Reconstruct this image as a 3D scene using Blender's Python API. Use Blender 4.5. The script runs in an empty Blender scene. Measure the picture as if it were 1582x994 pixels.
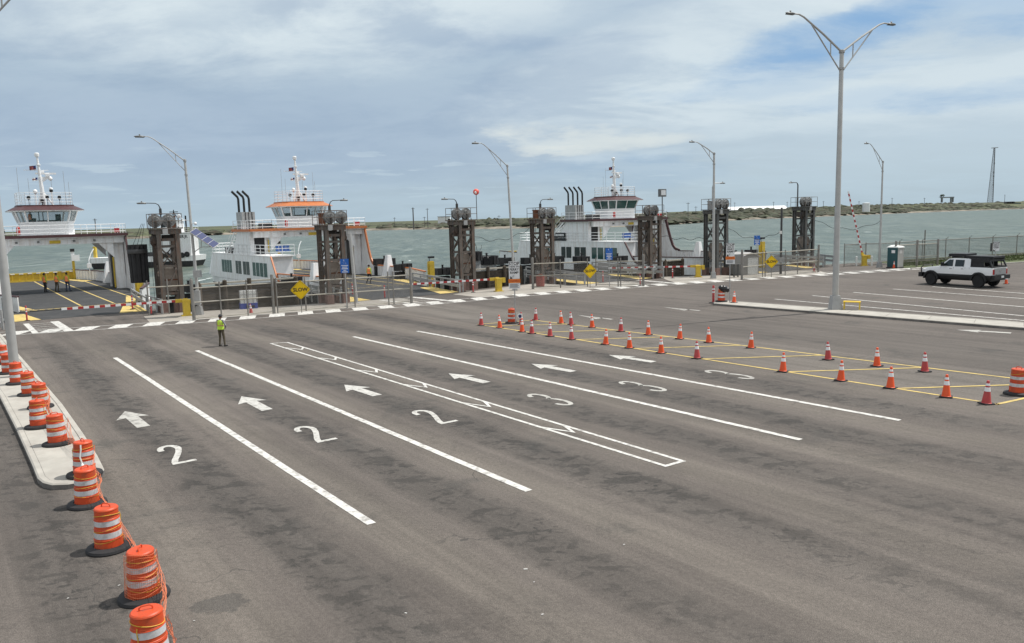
import bpy, bmesh, math, random
from mathutils import Vector, Matrix, Euler, noise
random.seed(7)
R=math.radians
scene=bpy.context.scene
col=scene.collection
# ---------------------------------------------------------------- survey of the place
F_PX=1220.0; ROLL=0.027; EYE=6.2
PITCH=math.atan(160.0*math.cos(ROLL)/F_PX)
def g(u,v,z=0.0):
    """surveyed ground point (x, y) read off the photograph's geometry, metres"""
    x=(u-791)/F_PX; y=-(v-497)/F_PX
    c,s=math.cos(ROLL),math.sin(ROLL)
    xr=x*c+y*s; yr=-x*s+y*c
    Y=math.cos(PITCH)+yr*math.sin(PITCH); Z=-math.sin(PITCH)+yr*math.cos(PITCH)
    t=(z-EYE)/Z
    return (xr*t,Y*t)
def gz(u,v,Yd):
    x=(u-791)/F_PX; y=-(v-497)/F_PX
    c,s=math.cos(ROLL),math.sin(ROLL)
    xr=x*c+y*s; yr=-x*s+y*c
    Y=math.cos(PITCH)+yr*math.sin(PITCH); Z=-math.sin(PITCH)+yr*math.cos(PITCH)
    t=Yd/Y
    return (xr*t,EYE+Z*t)
SA,CA=math.sin(R(35.5)),math.cos(R(35.5))
DOCK=R(35.5)                       # rotation of the dock frame: local x = across slip, local y = seaward
def P(b,a): return (-SA*a+CA*b, CA*a+SA*b)
WATER=-1.6
# ---------------------------------------------------------------- materials
M={}
def newmat(name):
    m=bpy.data.materials.new(name); m.use_nodes=True
    nt=m.node_tree; b=nt.nodes['Principled BSDF']
    M[name]=m
    return m,nt,b
def mat(name,colr,rough=0.6,metal=0.0,var=0.12,scale=3.0,dirt=None,dirt_amt=0.0,dirt_scale=1.2,bump=0.0,bump_scale=40,streak=False,emit=None,spec=None):
    m,nt,b=newmat(name)
    N=nt.nodes.new; L=nt.links.new
    tc=N('ShaderNodeTexCoord')
    n=N('ShaderNodeTexNoise'); n.inputs['Scale'].default_value=scale; n.inputs['Detail'].default_value=5
    L(tc.outputs['Object'],n.inputs['Vector'])
    mr=N('ShaderNodeMapRange'); mr.inputs['From Min'].default_value=.3; mr.inputs['From Max'].default_value=.7
    mr.inputs['To Min'].default_value=1-var; mr.inputs['To Max'].default_value=1+var
    L(n.outputs['Fac'],mr.inputs['Value'])
    mx=N('ShaderNodeVectorMath'); mx.operation='SCALE'; mx.inputs[0].default_value=colr
    L(mr.outputs['Result'],mx.inputs['Scale'])
    out=mx.outputs['Vector']
    if dirt:
        n2=N('ShaderNodeTexNoise'); n2.inputs['Scale'].default_value=dirt_scale; n2.inputs['Detail'].default_value=7; n2.inputs['Roughness'].default_value=.65
        if streak:
            mp=N('ShaderNodeMapping'); mp.inputs['Scale'].default_value=(3,3,.35); L(tc.outputs['Object'],mp.inputs['Vector']); L(mp.outputs['Vector'],n2.inputs['Vector'])
        else: L(tc.outputs['Object'],n2.inputs['Vector'])
        r2=N('ShaderNodeMapRange'); r2.inputs['From Min'].default_value=.48; r2.inputs['From Max'].default_value=.68; r2.inputs['To Max'].default_value=dirt_amt
        L(n2.outputs['Fac'],r2.inputs['Value'])
        mm=N('ShaderNodeMix'); mm.data_type='RGBA'; L(r2.outputs['Result'],mm.inputs['Factor']); L(out,mm.inputs['A']); mm.inputs['B'].default_value=(*dirt,1)
        out=mm.outputs['Result']
    L(out,b.inputs['Base Color'])
    b.inputs['Roughness'].default_value=rough; b.inputs['Metallic'].default_value=metal
    if spec is not None: b.inputs['Specular IOR Level'].default_value=spec
    if bump:
        n3=N('ShaderNodeTexNoise'); n3.inputs['Scale'].default_value=bump_scale; n3.inputs['Detail'].default_value=4
        L(tc.outputs['Object'],n3.inputs['Vector'])
        bp=N('ShaderNodeBump'); bp.inputs['Strength'].default_value=bump; bp.inputs['Distance'].default_value=.02
        L(n3.outputs['Fac'],bp.inputs['Height']); L(bp.outputs['Normal'],b.inputs['Normal'])
    if emit:
        b.inputs['Emission Color'].default_value=(*emit[0],1); b.inputs['Emission Strength'].default_value=emit[1]
    return m
mat('white_paint',(.80,.81,.82),.42,dirt=(.38,.27,.19),dirt_amt=.38,dirt_scale=1.1,streak=True,var=.05)
mat('white_clean',(.82,.83,.84),.4,var=.04)
mat('white_plastic',(.75,.76,.74),.5,var=.05)
mat('maroon',(.075,.030,.033),.5,var=.2)
mat('orange_trim',(.50,.165,.055),.5,var=.1)
mat('black_rubber',(.018,.018,.02),.75,var=.3,bump=.2)
mat('black_paint',(.013,.013,.014),.5,var=.2)
mat('hull_black',(.025,.027,.03),.6,dirt=(.12,.08,.06),dirt_amt=.4,streak=True)
mat('ferry_deck',(.035,.036,.038),.85,dirt=(.075,.072,.07),dirt_amt=.6,dirt_scale=.6,bump=.2)
mat('yellow_paint',(.62,.44,.045),.6,dirt=(.25,.17,.06),dirt_amt=.45,var=.1)
mat('yellow_road',(.60,.45,.15),.8,dirt=(.16,.14,.11),dirt_amt=.5,dirt_scale=2.5,var=.12)
mat('yellow_sign',(.85,.55,.0),.35,var=.03)
mat('orange_plastic',(.60,.068,.014),.5,var=.12,dirt=(.30,.085,.04),dirt_amt=.65,dirt_scale=4)
mat('orange_cone',(.85,.10,.02),.45,var=.06,dirt=(.45,.1,.05),dirt_amt=.3,dirt_scale=6)
mat('faded_cone',(.50,.06,.06),.6,var=.12,dirt=(.38,.11,.10),dirt_amt=.5,dirt_scale=5)
mat('reflective',(.58,.59,.61),.35,var=.08,dirt=(.27,.25,.23),dirt_amt=.6,dirt_scale=5)
mat('rope_yellow',(.60,.36,.04),.6)
mat('net_orange',(.70,.20,.09),.6,var=.1)
mat('galv',(.38,.385,.385),.5,metal=.35,var=.14,dirt=(.25,.22,.2),dirt_amt=.3)
mat('pole_grey',(.42,.42,.41),.5,metal=.25,var=.08)
mat('fence_steel',(.22,.21,.195),.55,metal=.35,var=.15,dirt=(.2,.15,.1),dirt_amt=.4)
mat('rail_pale',(.37,.35,.30),.6,var=.1,dirt=(.3,.26,.2),dirt_amt=.4)
mat('tower_steel',(.115,.102,.09),.75,var=.25,scale=2,dirt=(.17,.075,.04),dirt_amt=.6,dirt_scale=1.6,streak=True)
mat('tower_grey',(.09,.095,.095),.75,var=.2,scale=2,dirt=(.15,.12,.095),dirt_amt=.5,dirt_scale=1.6,streak=True)
mat('tower_dark',(.05,.045,.04),.8,var=.25,dirt=(.12,.06,.035),dirt_amt=.5)
mat('sheave',(.22,.225,.225),.6,metal=.2,var=.2,dirt=(.1,.08,.06),dirt_amt=.4)
mat('concrete',(.32,.295,.26),.85,var=.12,scale=.8,dirt=(.27,.25,.225),dirt_amt=.6,dirt_scale=.5,bump=.15)
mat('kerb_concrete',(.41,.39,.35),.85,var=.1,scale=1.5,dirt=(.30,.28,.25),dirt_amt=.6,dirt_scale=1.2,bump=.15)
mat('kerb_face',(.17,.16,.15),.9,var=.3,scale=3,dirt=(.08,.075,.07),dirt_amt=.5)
mat('weight_concrete',(.30,.255,.22),.85,var=.2,dirt=(.13,.09,.065),dirt_amt=.6)
mat('pedestal',(.22,.14,.12),.85,var=.2)
mat('timber',(.085,.068,.052),.9,var=.3,scale=4,dirt=(.035,.03,.025),dirt_amt=.7,dirt_scale=2,bump=.3,bump_scale=12)
mat('dark_steel',(.06,.06,.062),.6,metal=.2,var=.2)
mat('lamp_head',(.17,.175,.175),.5,metal=.3)
mat('red_paint',(.42,.03,.03),.5,var=.1)
mat('blue_sign',(.015,.13,.50),.4,var=.03)
mat('blue_plastic',(.03,.06,.30),.5,var=.1)
mat('orange_sign',(.80,.22,.02),.45,var=.05)
mat('sign_white',(.76,.77,.78),.4,var=.03)
mat('sign_back',(.36,.37,.38),.45,metal=.4)
mat('ink',(.015,.015,.017),.5)
mat('ink_blue',(.02,.03,.12),.5)
mat('ink_grey',(.30,.31,.33),.5)
mat('shed_grey',(.25,.245,.235),.6,var=.06,dirt=(.25,.23,.21),dirt_amt=.4,streak=True)
mat('shed_roof',(.50,.49,.48),.55,var=.06)
mat('porta_green',(.02,.075,.085),.5,var=.08)
mat('porta_grey',(.33,.325,.31),.55,var=.06)
mat('road_white',(.60,.59,.56),.75,var=.08,dirt=(.20,.18,.165),dirt_amt=.9,dirt_scale=4.5)
mat('road_mid',(.52,.51,.48),.78,var=.1,dirt=(.17,.155,.14),dirt_amt=.9,dirt_scale=6)
mat('road_worn',(.43,.42,.39),.8,var=.1,dirt=(.16,.15,.14),dirt_amt=.95,dirt_scale=4)
mat('skin_tone',(.30,.16,.10),.6)
mat('hivis_lime',(.52,.78,.06),.7,var=.08)
mat('hivis_orange',(1.0,.30,.09),.7,var=.06)
mat('hivis_stripe',(.55,.28,.16),.5)
mat('olive_cloth',(.085,.07,.045),.9,var=.2,scale=12)
mat('dark_cloth',(.03,.03,.035),.9,var=.2,scale=12)
mat('jeans',(.035,.05,.10),.9,var=.2,scale=12)
mat('lime_shirt',(.45,.60,.08),.85,var=.1)
mat('grey_shirt',(.20,.20,.22),.85,var=.2)
mat('hair_dark',(.015,.012,.01),.8)
mat('truck_white',(.82,.83,.84),.18,var=.02,spec=.6)
mat('truck_silver',(.42,.44,.46),.22,metal=.5,var=.03)
mat('tyre',(.016,.016,.017),.85,var=.3)
mat('chrome',(.5,.5,.5),.2,metal=.9)
mat('tail_red',(.35,.012,.015),.25)
mat('plate_white',(.65,.68,.70),.4)
mat('canopy_black',(.018,.018,.02),.5,var=.2)
mat('solar_cell',(.05,.06,.14),.15,var=.2,scale=20)
mat('far_white',(.72,.73,.73),.6,var=.05)
mat('far_grey',(.22,.23,.23),.7,var=.1)
mat('far_pole',(.11,.10,.10),.8)
mat('palm_leaf',(.035,.05,.025),.8)
mat('flag_red',(.22,.06,.06),.8)
mat('flag_blue',(.04,.05,.20),.8)
mat('ball_red',(.75,.12,.09),.5,var=.05)
mat('seat_blue',(.05,.12,.34),.6)
mat('interior_dark',(.012,.012,.014),.7)
mat('barrel_red',(.30,.085,.07),.7,var=.15)
mat('bag_black',(.012,.012,.014),.3,bump=.5,bump_scale=8)
mat('rust',(.16,.065,.035),.85,var=.3)
mat('litter_white',(.45,.44,.42),.8)
def glass(name,colr,rough,alpha):
    m,nt,b=newmat(name)
    b.inputs['Base Color'].default_value=(*colr,1); b.inputs['Roughness'].default_value=rough
    b.inputs['Alpha'].default_value=alpha; b.inputs['Specular IOR Level'].default_value=.6
glass('tint_glass',(.02,.03,.032),.05,.9)
glass('clear_glass',(.10,.17,.17),.04,.38)
glass('green_glass',(.02,.075,.07),.08,.92)

def lane_node(nt,tc):
    """rotated object coordinates: x across the lanes, y along them"""
    mp=nt.nodes.new('ShaderNodeMapping'); mp.vector_type='POINT'
    mp.inputs['Rotation'].default_value=(0,0,-R(36.87))
    nt.links.new(tc.outputs['Object'],mp.inputs['Vector'])
    return mp
def make_asphalt():
    m,nt,b=newmat('asphalt'); N=nt.nodes.new; L=nt.links.new
    tc=N('ShaderNodeTexCoord')
    def noi(scale,detail=6,rough=.6,vec=None,dist=0):
        n=N('ShaderNodeTexNoise'); n.inputs['Scale'].default_value=scale; n.inputs['Detail'].default_value=detail; n.inputs['Roughness'].default_value=rough; n.inputs['Distortion'].default_value=dist
        L(vec or tc.outputs['Object'],n.inputs['Vector']); return n.outputs['Fac']
    def rng(v,a,b_,c,d):
        r=N('ShaderNodeMapRange'); r.interpolation_type='SMOOTHSTEP'
        for k,x in zip(('From Min','From Max','To Min','To Max'),(a,b_,c,d)): r.inputs[k].default_value=x
        L(v,r.inputs['Value']); return r.outputs['Result']
    def math_(op,a,b_=None,c=None):
        n=N('ShaderNodeMath'); n.operation=op
        for i,x in enumerate((a,b_,c)):
            if x is None: continue
            if isinstance(x,(int,float)): n.inputs[i].default_value=x
            else: L(x,n.inputs[i])
        return n.outputs[0]
    def mix(f,a,b_):
        n=N('ShaderNodeMix'); n.data_type='RGBA'
        if isinstance(f,float): n.inputs['Factor'].default_value=f
        else: L(f,n.inputs['Factor'])
        for k,x in (('A',a),('B',b_)):
            if isinstance(x,tuple): n.inputs[k].default_value=(*x,1)
            else: L(x,n.inputs[k])
        return n.outputs['Result']
    lane=lane_node(nt,tc); sp=N('ShaderNodeSeparateXYZ'); L(lane.outputs['Vector'],sp.inputs[0])
    bx,ay=sp.outputs['X'],sp.outputs['Y']
    big=rng(noi(.09,4),.35,.65,0,1)
    c=mix(big,(.110,.0955,.0855),(.135,.118,.105))
    # dusty pale band along the lane lines, dark oily middle of each lane
    wob=math_('MULTIPLY',math_('SUBTRACT',noi(.35,3),.5),1.2)
    ph=math_('MULTIPLY',math_('SUBTRACT',math_('ADD',bx,wob),9.05),2*math.pi/3.72)
    cs=math_('COSINE',ph)
    inl=math_('MULTIPLY',math_('MULTIPLY',rng(bx,-2,3,0,1),rng(bx,25,27,1,0)),math_('MULTIPLY',rng(ay,0,15,.12,1),rng(ay,44,54,1,0)))
    ctr=math_('MULTIPLY',rng(cs,.1,.95,0,1),inl); edg=math_('MULTIPLY',rng(cs,-.95,-.2,1,0),inl)
    c=mix(math_('MULTIPLY',edg,.55),c,(.170,.150,.129))
    c=mix(math_('MULTIPLY',ctr,.6),c,(.072,.0655,.060))
    # right-hand lot and the buffer are a paler surface
    pale=math_('MULTIPLY',rng(bx,25.5,27.5,0,1),rng(bx,30.5,32.5,1,0))
    c=mix(math_('MULTIPLY',pale,.45),c,(.178,.162,.143))
    dkband=math_('MULTIPLY',rng(bx,31,34,0,1),rng(bx,36.5,40,1,0))
    c=mix(math_('MULTIPLY',dkband,.35),c,(.080,.072,.066))
    # stains: oil spots gathered in the lanes, plus stray ones
    vec=N('ShaderNodeMapping'); vec.inputs['Scale'].default_value=(1.5,2.2,1); L(tc.outputs['Object'],vec.inputs['Vector'])
    st=rng(noi(1.05,7,.62,vec.outputs['Vector'],.4),.515,.575,0,1)
    clump=rng(noi(.16,4),.42,.62,0,1)
    amt=math_('ADD',math_('MULTIPLY',ctr,.50),math_('MULTIPLY',clump,.12))
    c=mix(math_('MULTIPLY',st,amt),c,(.030,.029,.027))
    st3=rng(noi(2.6,6,.62,vec.outputs['Vector'],.6),.555,.62,0,1)
    c=mix(math_('MULTIPLY',st3,math_('ADD',math_('MULTIPLY',math_('MULTIPLY',ctr,rng(noi(.5,3),.4,.6,.1,1)),.9),math_('MULTIPLY',clump,.30))),c,(.045,.042,.039))
    st2=rng(noi(.38,6,.6,None,.6),.57,.70,0,.5)
    c=mix(st2,c,(.062,.060,.056))
    # a large damp patch beside the barrels
    px,py=g(340,932)
    sx=N('ShaderNodeSeparateXYZ'); L(tc.outputs['Object'],sx.inputs[0])
    dx=math_('SUBTRACT',sx.outputs['X'],px); dy=math_('SUBTRACT',sx.outputs['Y'],py)
    dd=math_('SQRT',math_('ADD',math_('MULTIPLY',dx,dx),math_('MULTIPLY',math_('MULTIPLY',dy,dy),2.2)))
    dd=math_('ADD',dd,math_('MULTIPLY',math_('SUBTRACT',noi(2.2,5),.5),1.1))
    c=mix(rng(dd,.38,.5,.55,0),c,(.06,.058,.055))
    # long tyre-polished streaks down the lanes
    lm_=N('ShaderNodeMapping'); lm_.inputs['Scale'].default_value=(1.5,.055,1); L(lane.outputs['Vector'],lm_.inputs['Vector'])
    stk=rng(noi(1.0,7,.7,lm_.outputs['Vector'],.3),.32,.68,.82,1.14)
    sk=N('ShaderNodeVectorMath'); sk.operation='SCALE'; L(c,sk.inputs[0]); L(stk,sk.inputs['Scale']); c=sk.outputs[0]
    # aggregate speckle
    sp1=rng(noi(60,3,.7),.35,.68,.62,1.38)
    sc=N('ShaderNodeVectorMath'); sc.operation='SCALE'; L(c,sc.inputs[0]); L(sp1,sc.inputs['Scale'])
    sp2=rng(noi(13,5,.75),.3,.7,.82,1.18)
    sc2=N('ShaderNodeVectorMath'); sc2.operation='SCALE'; L(sc.outputs[0],sc2.inputs[0]); L(sp2,sc2.inputs['Scale'])
    # hairline cracks
    vo=N('ShaderNodeTexVoronoi'); vo.feature='DISTANCE_TO_EDGE'; vo.inputs['Scale'].default_value=.11
    wv=N('ShaderNodeVectorMath'); wv.operation='ADD'; L(tc.outputs['Object'],wv.inputs[0])
    nn=N('ShaderNodeTexNoise'); nn.inputs['Scale'].default_value=.6; nn.inputs['Detail'].default_value=5; L(tc.outputs['Object'],nn.inputs['Vector'])
    ns=N('ShaderNodeVectorMath'); ns.operation='SCALE'; ns.inputs['Scale'].default_value=2.5; L(nn.outputs['Color'],ns.inputs[0]); L(ns.outputs[0],wv.inputs[1])
    L(wv.outputs[0],vo.inputs['Vector'])
    ck=math_('MULTIPLY',rng(vo.outputs['Distance'],.0008,.0024,.7,0),rng(noi(.25,2),.5,.6,0,1))
    cf=mix(ck,sc2.outputs[0],(.05,.048,.045))
    L(cf,b.inputs['Base Color']); b.inputs['Roughness'].default_value=.88; b.inputs['Specular IOR Level'].default_value=.3
    bp=N('ShaderNodeBump'); bp.inputs['Strength'].default_value=.35; bp.inputs['Distance'].default_value=.012
    L(noi(55,3,.7),bp.inputs['Height']); L(bp.outputs['Normal'],b.inputs['Normal'])
make_asphalt()
def make_water():
    m,nt,b=newmat('sea_water'); N=nt.nodes.new; L=nt.links.new
    tc=N('ShaderNodeTexCoord')
    mp=N('ShaderNodeMapping'); mp.inputs['Rotation'].default_value=(0,0,R(6)); mp.inputs['Scale'].default_value=(1.0,.34,1); L(tc.outputs['Object'],mp.inputs['Vector'])
    def noi(s,d,r=.6,dist=0):
        n=N('ShaderNodeTexNoise'); n.inputs['Scale'].default_value=s; n.inputs['Detail'].default_value=d; n.inputs['Roughness'].default_value=r; n.inputs['Distortion'].default_value=dist
        L(mp.outputs['Vector'],n.inputs['Vector']); return n.outputs['Fac']
    def rng(v,a,b_,c,d):
        r=N('ShaderNodeMapRange'); r.interpolation_type='SMOOTHSTEP'
        for k,x in zip(('From Min','From Max','To Min','To Max'),(a,b_,c,d)): r.inputs[k].default_value=x
        L(v,r.inputs['Value']); return r.outputs['Result']
    def mix(f,a,b_):
        n=N('ShaderNodeMix'); n.data_type='RGBA'; L(f,n.inputs['Factor'])
        for k,x in (('A',a),('B',b_)):
            if isinstance(x,tuple): n.inputs[k].default_value=(*x,1)
            else: L(x,n.inputs[k])
        return n.outputs['Result']
    c=mix(rng(noi(.012,5),.35,.65,0,1),(.098,.124,.098),(.136,.160,.132))
    c=mix(rng(noi(.26,8,.72),.42,.58,0,.9),c,(.060,.085,.070))
    c=mix(rng(noi(.15,8,.75,.3),.52,.66,0,.7),c,(.24,.275,.245))
    n1=N('ShaderNodeTexNoise'); n1.inputs['Scale'].default_value=.17; n1.inputs['Detail'].default_value=8; n1.inputs['Roughness'].default_value=.66; L(mp.outputs['Vector'],n1.inputs['Vector'])
    foam=rng(n1.outputs['Fac'],.685,.71,0,1)
    c=mix(foam,c,(.72,.76,.75))
    L(c,b.inputs['Base Color']); b.inputs['Roughness'].default_value=.32; b.inputs['IOR'].default_value=1.33
    b.inputs['Specular IOR Level'].default_value=.22
    add=N('ShaderNodeMath'); add.operation='MULTIPLY_ADD'; L(noi(.9,5),add.inputs[0]); add.inputs[1].default_value=.5; L(noi(.28,5,.6),add.inputs[2])
    bp=N('ShaderNodeBump'); bp.inputs['Strength'].default_value=1.0; bp.inputs['Distance'].default_value=1.1
    L(add.outputs[0],bp.inputs['Height']); L(bp.outputs['Normal'],b.inputs['Normal'])
make_water()
def make_land():
    m,nt,b=newmat('shore_land'); N=nt.nodes.new; L=nt.links.new
    tc=N('ShaderNodeTexCoord')
    def noi(s,d,r=.6):
        n=N('ShaderNodeTexNoise'); n.inputs['Scale'].default_value=s; n.inputs['Detail'].default_value=d; n.inputs['Roughness'].default_value=r; L(tc.outputs['Object'],n.inputs['Vector']); return n.outputs['Fac']
    def rng(v,a,b_,c,d):
        r=N('ShaderNodeMapRange')
        for k,x in zip(('From Min','From Max','To Min','To Max'),(a,b_,c,d)): r.inputs[k].default_value=x
        L(v,r.inputs['Value']); return r.outputs['Result']
    def mix(f,a,b_):
        n=N('ShaderNodeMix'); n.data_type='RGBA'; L(f,n.inputs['Factor'])
        for k,x in (('A',a),('B',b_)):
            if isinstance(x,tuple): n.inputs[k].default_value=(*x,1)
            else: L(x,n.inputs[k])
        return n.outputs['Result']
    c=mix(rng(noi(.02,6),.4,.6,0,1),(.045,.055,.028),(.10,.115,.05))
    c=mix(rng(noi(.07,5),.5,.62,0,.8),c,(.055,.045,.03))
    sp=N('ShaderNodeSeparateXYZ'); L(tc.outputs['Object'],sp.inputs[0])
    c=mix(rng(sp.outputs['Z'],-.5,.6,1,0),c,mix(rng(noi(.05,5),.4,.6,0,1),(.27,.235,.19),(.10,.085,.065)))
    L(c,b.inputs['Base Color']); b.inputs['Roughness'].default_value=.95
make_land()
mat('scrub',(.042,.050,.028),.9,var=.55,scale=.08,dirt=(.075,.058,.040),dirt_amt=.85,dirt_scale=.06)
mat('verge_grass',(.060,.085,.022),.9,var=.4,scale=2,dirt=(.12,.10,.05),dirt_amt=.5)
# ---------------------------------------------------------------- mesh builder
class MB:
    def __init__(s): s.v=[];s.f=[];s.m=[]
    def add(s,vs,fs,m=0):
        o=len(s.v); s.v+=[tuple(x) for x in vs]; s.f+=[tuple(i+o for i in f) for f in fs]; s.m+=[m]*len(fs); return s
    def box(s,c,d,rz=0,m=0,rx=0,ry=0):
        rm=Euler((rx,ry,rz)).to_matrix(); c=Vector(c)
        vs=[c+rm@Vector((sx*d[0]/2,sy*d[1]/2,sz*d[2]/2)) for sx in(-1,1) for sy in(-1,1) for sz in(-1,1)]
        return s.add(vs,[(0,1,3,2),(4,6,7,5),(0,4,5,1),(2,3,7,6),(0,2,6,4),(1,5,7,3)],m)
    def b2(s,x0,x1,y0,y1,z0,z1,m=0): return s.box(((x0+x1)/2,(y0+y1)/2,(z0+z1)/2),(abs(x1-x0),abs(y1-y0),abs(z1-z0)),m=m)
    def bar(s,p,q,w,h=None,m=0,up=(0,0,1)):
        h=h or w; p=Vector(p);q=Vector(q);d=(q-p).normalized(); u=Vector(up)
        if abs(d.dot(u))>.99: u=Vector((0,1,0))
        x=d.cross(u).normalized(); z=x.cross(d)
        vs=[e+x*(a*w/2)+z*(b*h/2) for e in(p,q) for a,b in((-1,-1),(1,-1),(1,1),(-1,1))]
        return s.add(vs,[(3,2,1,0),(4,5,6,7)]+[(i,(i+1)%4,4+(i+1)%4,4+i) for i in range(4)],m)
    def tube(s,p,q,r,r2=None,n=8,m=0,caps=True):
        r2=r if r2 is None else r2; p=Vector(p);q=Vector(q);d=(q-p).normalized(); u=Vector((0,0,1)) if abs(d.z)<.95 else Vector((1,0,0))
        x=d.cross(u).normalized(); y=d.cross(x)
        vs=[];
        for e,rr in((p,r),(q,r2)):
            for i in range(n):
                t=2*math.pi*i/n; vs.append(e+x*(math.cos(t)*rr)+y*(math.sin(t)*rr))
        fs=[(i,n+i,n+(i+1)%n,(i+1)%n) for i in range(n)]
        if caps: fs+=[tuple(range(n)),tuple(range(2*n-1,n-1,-1))]
        return s.add(vs,fs,m)
    def path(s,pts,r,n=6,m=0):
        pts=[Vector(p) for p in pts]; vs=[];k=len(pts); ux=None
        for j,p in enumerate(pts):
            d=(pts[min(j+1,k-1)]-pts[max(j-1,0)]).normalized()
            if ux is None:
                u=Vector((0,0,1)) if abs(d.z)<.9 else Vector((1,0,0)); ux=d.cross(u).normalized()
            else: ux=(ux-d*ux.dot(d)).normalized()
            y=d.cross(ux); rr=r[j] if isinstance(r,(list,tuple)) else r
            for i in range(n):
                t=2*math.pi*i/n; vs.append(p+ux*(math.cos(t)*rr)+y*(math.sin(t)*rr))
        fs=[(j*n+i,(j+1)*n+i,(j+1)*n+(i+1)%n,j*n+(i+1)%n) for j in range(k-1) for i in range(n)]
        fs+=[tuple(range(n)),tuple(range(k*n-1,(k-1)*n-1,-1))]
        return s.add(vs,fs,m)
    def lathe(s,prof,c=(0,0,0),n=20,m=0,axis='z',sx=1,sy=1):
        vs=[];k=len(prof); c=Vector(c)
        for (r,z) in prof:
            for i in range(n):
                t=2*math.pi*i/n; a,b=math.cos(t)*r*sx,math.sin(t)*r*sy
                vs.append(c+(Vector((a,b,z)) if axis=='z' else Vector((a,z,b)) if axis=='y' else Vector((z,a,b))))
        fs=[(j*n+i,j*n+(i+1)%n,(j+1)*n+(i+1)%n,(j+1)*n+i) for j in range(k-1) for i in range(n)]
        if axis=='y': fs=[f[::-1] for f in fs]
        if prof[0][0]>1e-4: fs.append(tuple(range(n-1,-1,-1)) if axis!='y' else tuple(range(n)))
        if prof[-1][0]>1e-4: fs.append(tuple(range((k-1)*n,k*n)) if axis!='y' else tuple(range(k*n-1,(k-1)*n-1,-1)))
        return s.add(vs,fs,m)
    def ball(s,c,r,n=12,k=8,m=0,sc=(1,1,1)):
        vs=[];c=Vector(c)
        for j in range(k+1):
            ph=math.pi*j/k
            for i in range(n):
                t=2*math.pi*i/n; vs.append(c+Vector((math.cos(t)*math.sin(ph)*r*sc[0],math.sin(t)*math.sin(ph)*r*sc[1],-math.cos(ph)*r*sc[2])))
        return s.add(vs,[(j*n+i,j*n+(i+1)%n,(j+1)*n+(i+1)%n,(j+1)*n+i) for j in range(k) for i in range(n)],m)
    def prism(s,poly,z0,z1,m=0,ms=None):
        n=len(poly); vs=[(x,y,z0) for x,y in poly]+[(x,y,z1) for x,y in poly]
        s.add(vs,[tuple(range(n-1,-1,-1)),tuple(range(n,2*n))],m)
        return s.add(vs,[(i,(i+1)%n,n+(i+1)%n,n+i) for i in range(n)],m if ms is None else ms)
    def frust(s,p0,z0,p1,z1,m=0,caps=True):
        n=len(p0); vs=[(x,y,z0) for x,y in p0]+[(x,y,z1) for x,y in p1]
        fs=[(i,(i+1)%n,n+(i+1)%n,n+i) for i in range(n)]
        if caps: fs+=[tuple(range(n-1,-1,-1)),tuple(range(n,2*n))]
        return s.add(vs,fs,m)
    def extr(s,pts,vec,m=0):
        pts=[Vector(p) for p in pts]; vec=Vector(vec); n=len(pts)
        return s.add(pts+[p+vec for p in pts],[tuple(range(n-1,-1,-1)),tuple(range(n,2*n))]+[(i,(i+1)%n,n+(i+1)%n,n+i) for i in range(n)],m)
    def sheet(s,poly,z,m=0): return s.add([(x,y,z) for x,y in poly],[tuple(range(len(poly)))],m)
    def stroke(s,pts,w,z,m=0,closed=False):
        """flat ribbon along a 2-D polyline"""
        pts=[Vector((p[0],p[1])) for p in pts]; n=len(pts); L_=[];R_=[]
        for i,p in enumerate(pts):
            d0=(p-pts[i-1]).normalized() if i>0 else None; d1=(pts[i+1]-p).normalized() if i<n-1 else None
            d=(d0+d1).normalized() if d0 and d1 else (d0 or d1)
            k=1/max(.5,d.dot(d0)) if d0 and d1 else 1
            nrm=Vector((-d.y,d.x)); ww=(w[i] if isinstance(w,(list,tuple)) else w)/2*k
            L_.append(p+nrm*ww); R_.append(p-nrm*ww)
        vs=[(p.x,p.y,z) for p in R_]+[(p.x,p.y,z) for p in L_]
        return s.add(vs,[(i,i+1,n+i+1,n+i) for i in range(n-1)],m)
    def build(s,name,mats,parent=None,loc=(0,0,0),rz=0,smooth=30,kind=None,label=None,rot=None):
        me=bpy.data.meshes.new(name); me.from_pydata(s.v,[],s.f)
        if isinstance(mats,str): mats=[mats]
        for k in mats: me.materials.append(M[k])
        me.polygons.foreach_set('material_index',s.m)
        bm=bmesh.new(); bm.from_mesh(me); bmesh.ops.recalc_face_normals(bm,faces=bm.faces) if kind!='flat' else None; bm.to_mesh(me); bm.free()
        if smooth:
            me.polygons.foreach_set('use_smooth',[True]*len(me.polygons)); me.set_sharp_from_angle(angle=R(smooth))
        me.update()
        o=bpy.data.objects.new(name,me); col.objects.link(o); o.location=loc; o.rotation_euler=rot or (0,0,rz)
        if parent: o.parent=parent
        if kind and kind!='flat': o['kind']=kind
        if label: o['label']=label
        return o
def tag(o,label,cat,group=None,kind=None):
    o['label']=label; o['category']=cat
    if group: o['group']=group
    if kind: o['kind']=kind
    return o
def thing(name,label,cat,loc=(0,0,0),rz=0,group=None):
    o=bpy.data.objects.new(name,None); o.empty_display_size=.3; col.objects.link(o); o.location=loc; o.rotation_euler=(0,0,rz)
    return tag(o,label,cat,group)
def copy_tree(o,parent=None):
    c=o.copy(); col.objects.link(c)
    if parent: c.parent=parent
    for ch in list(o.children): copy_tree(ch,c)
    return c
def place(o,x,y,z=0,rz=None,label=None,group=None):
    o.location=(x,y,z)
    if rz is not None: o.rotation_euler=(0,0,rz)
    if label: o['label']=label
    if group: o['group']=group
    return o
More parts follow.
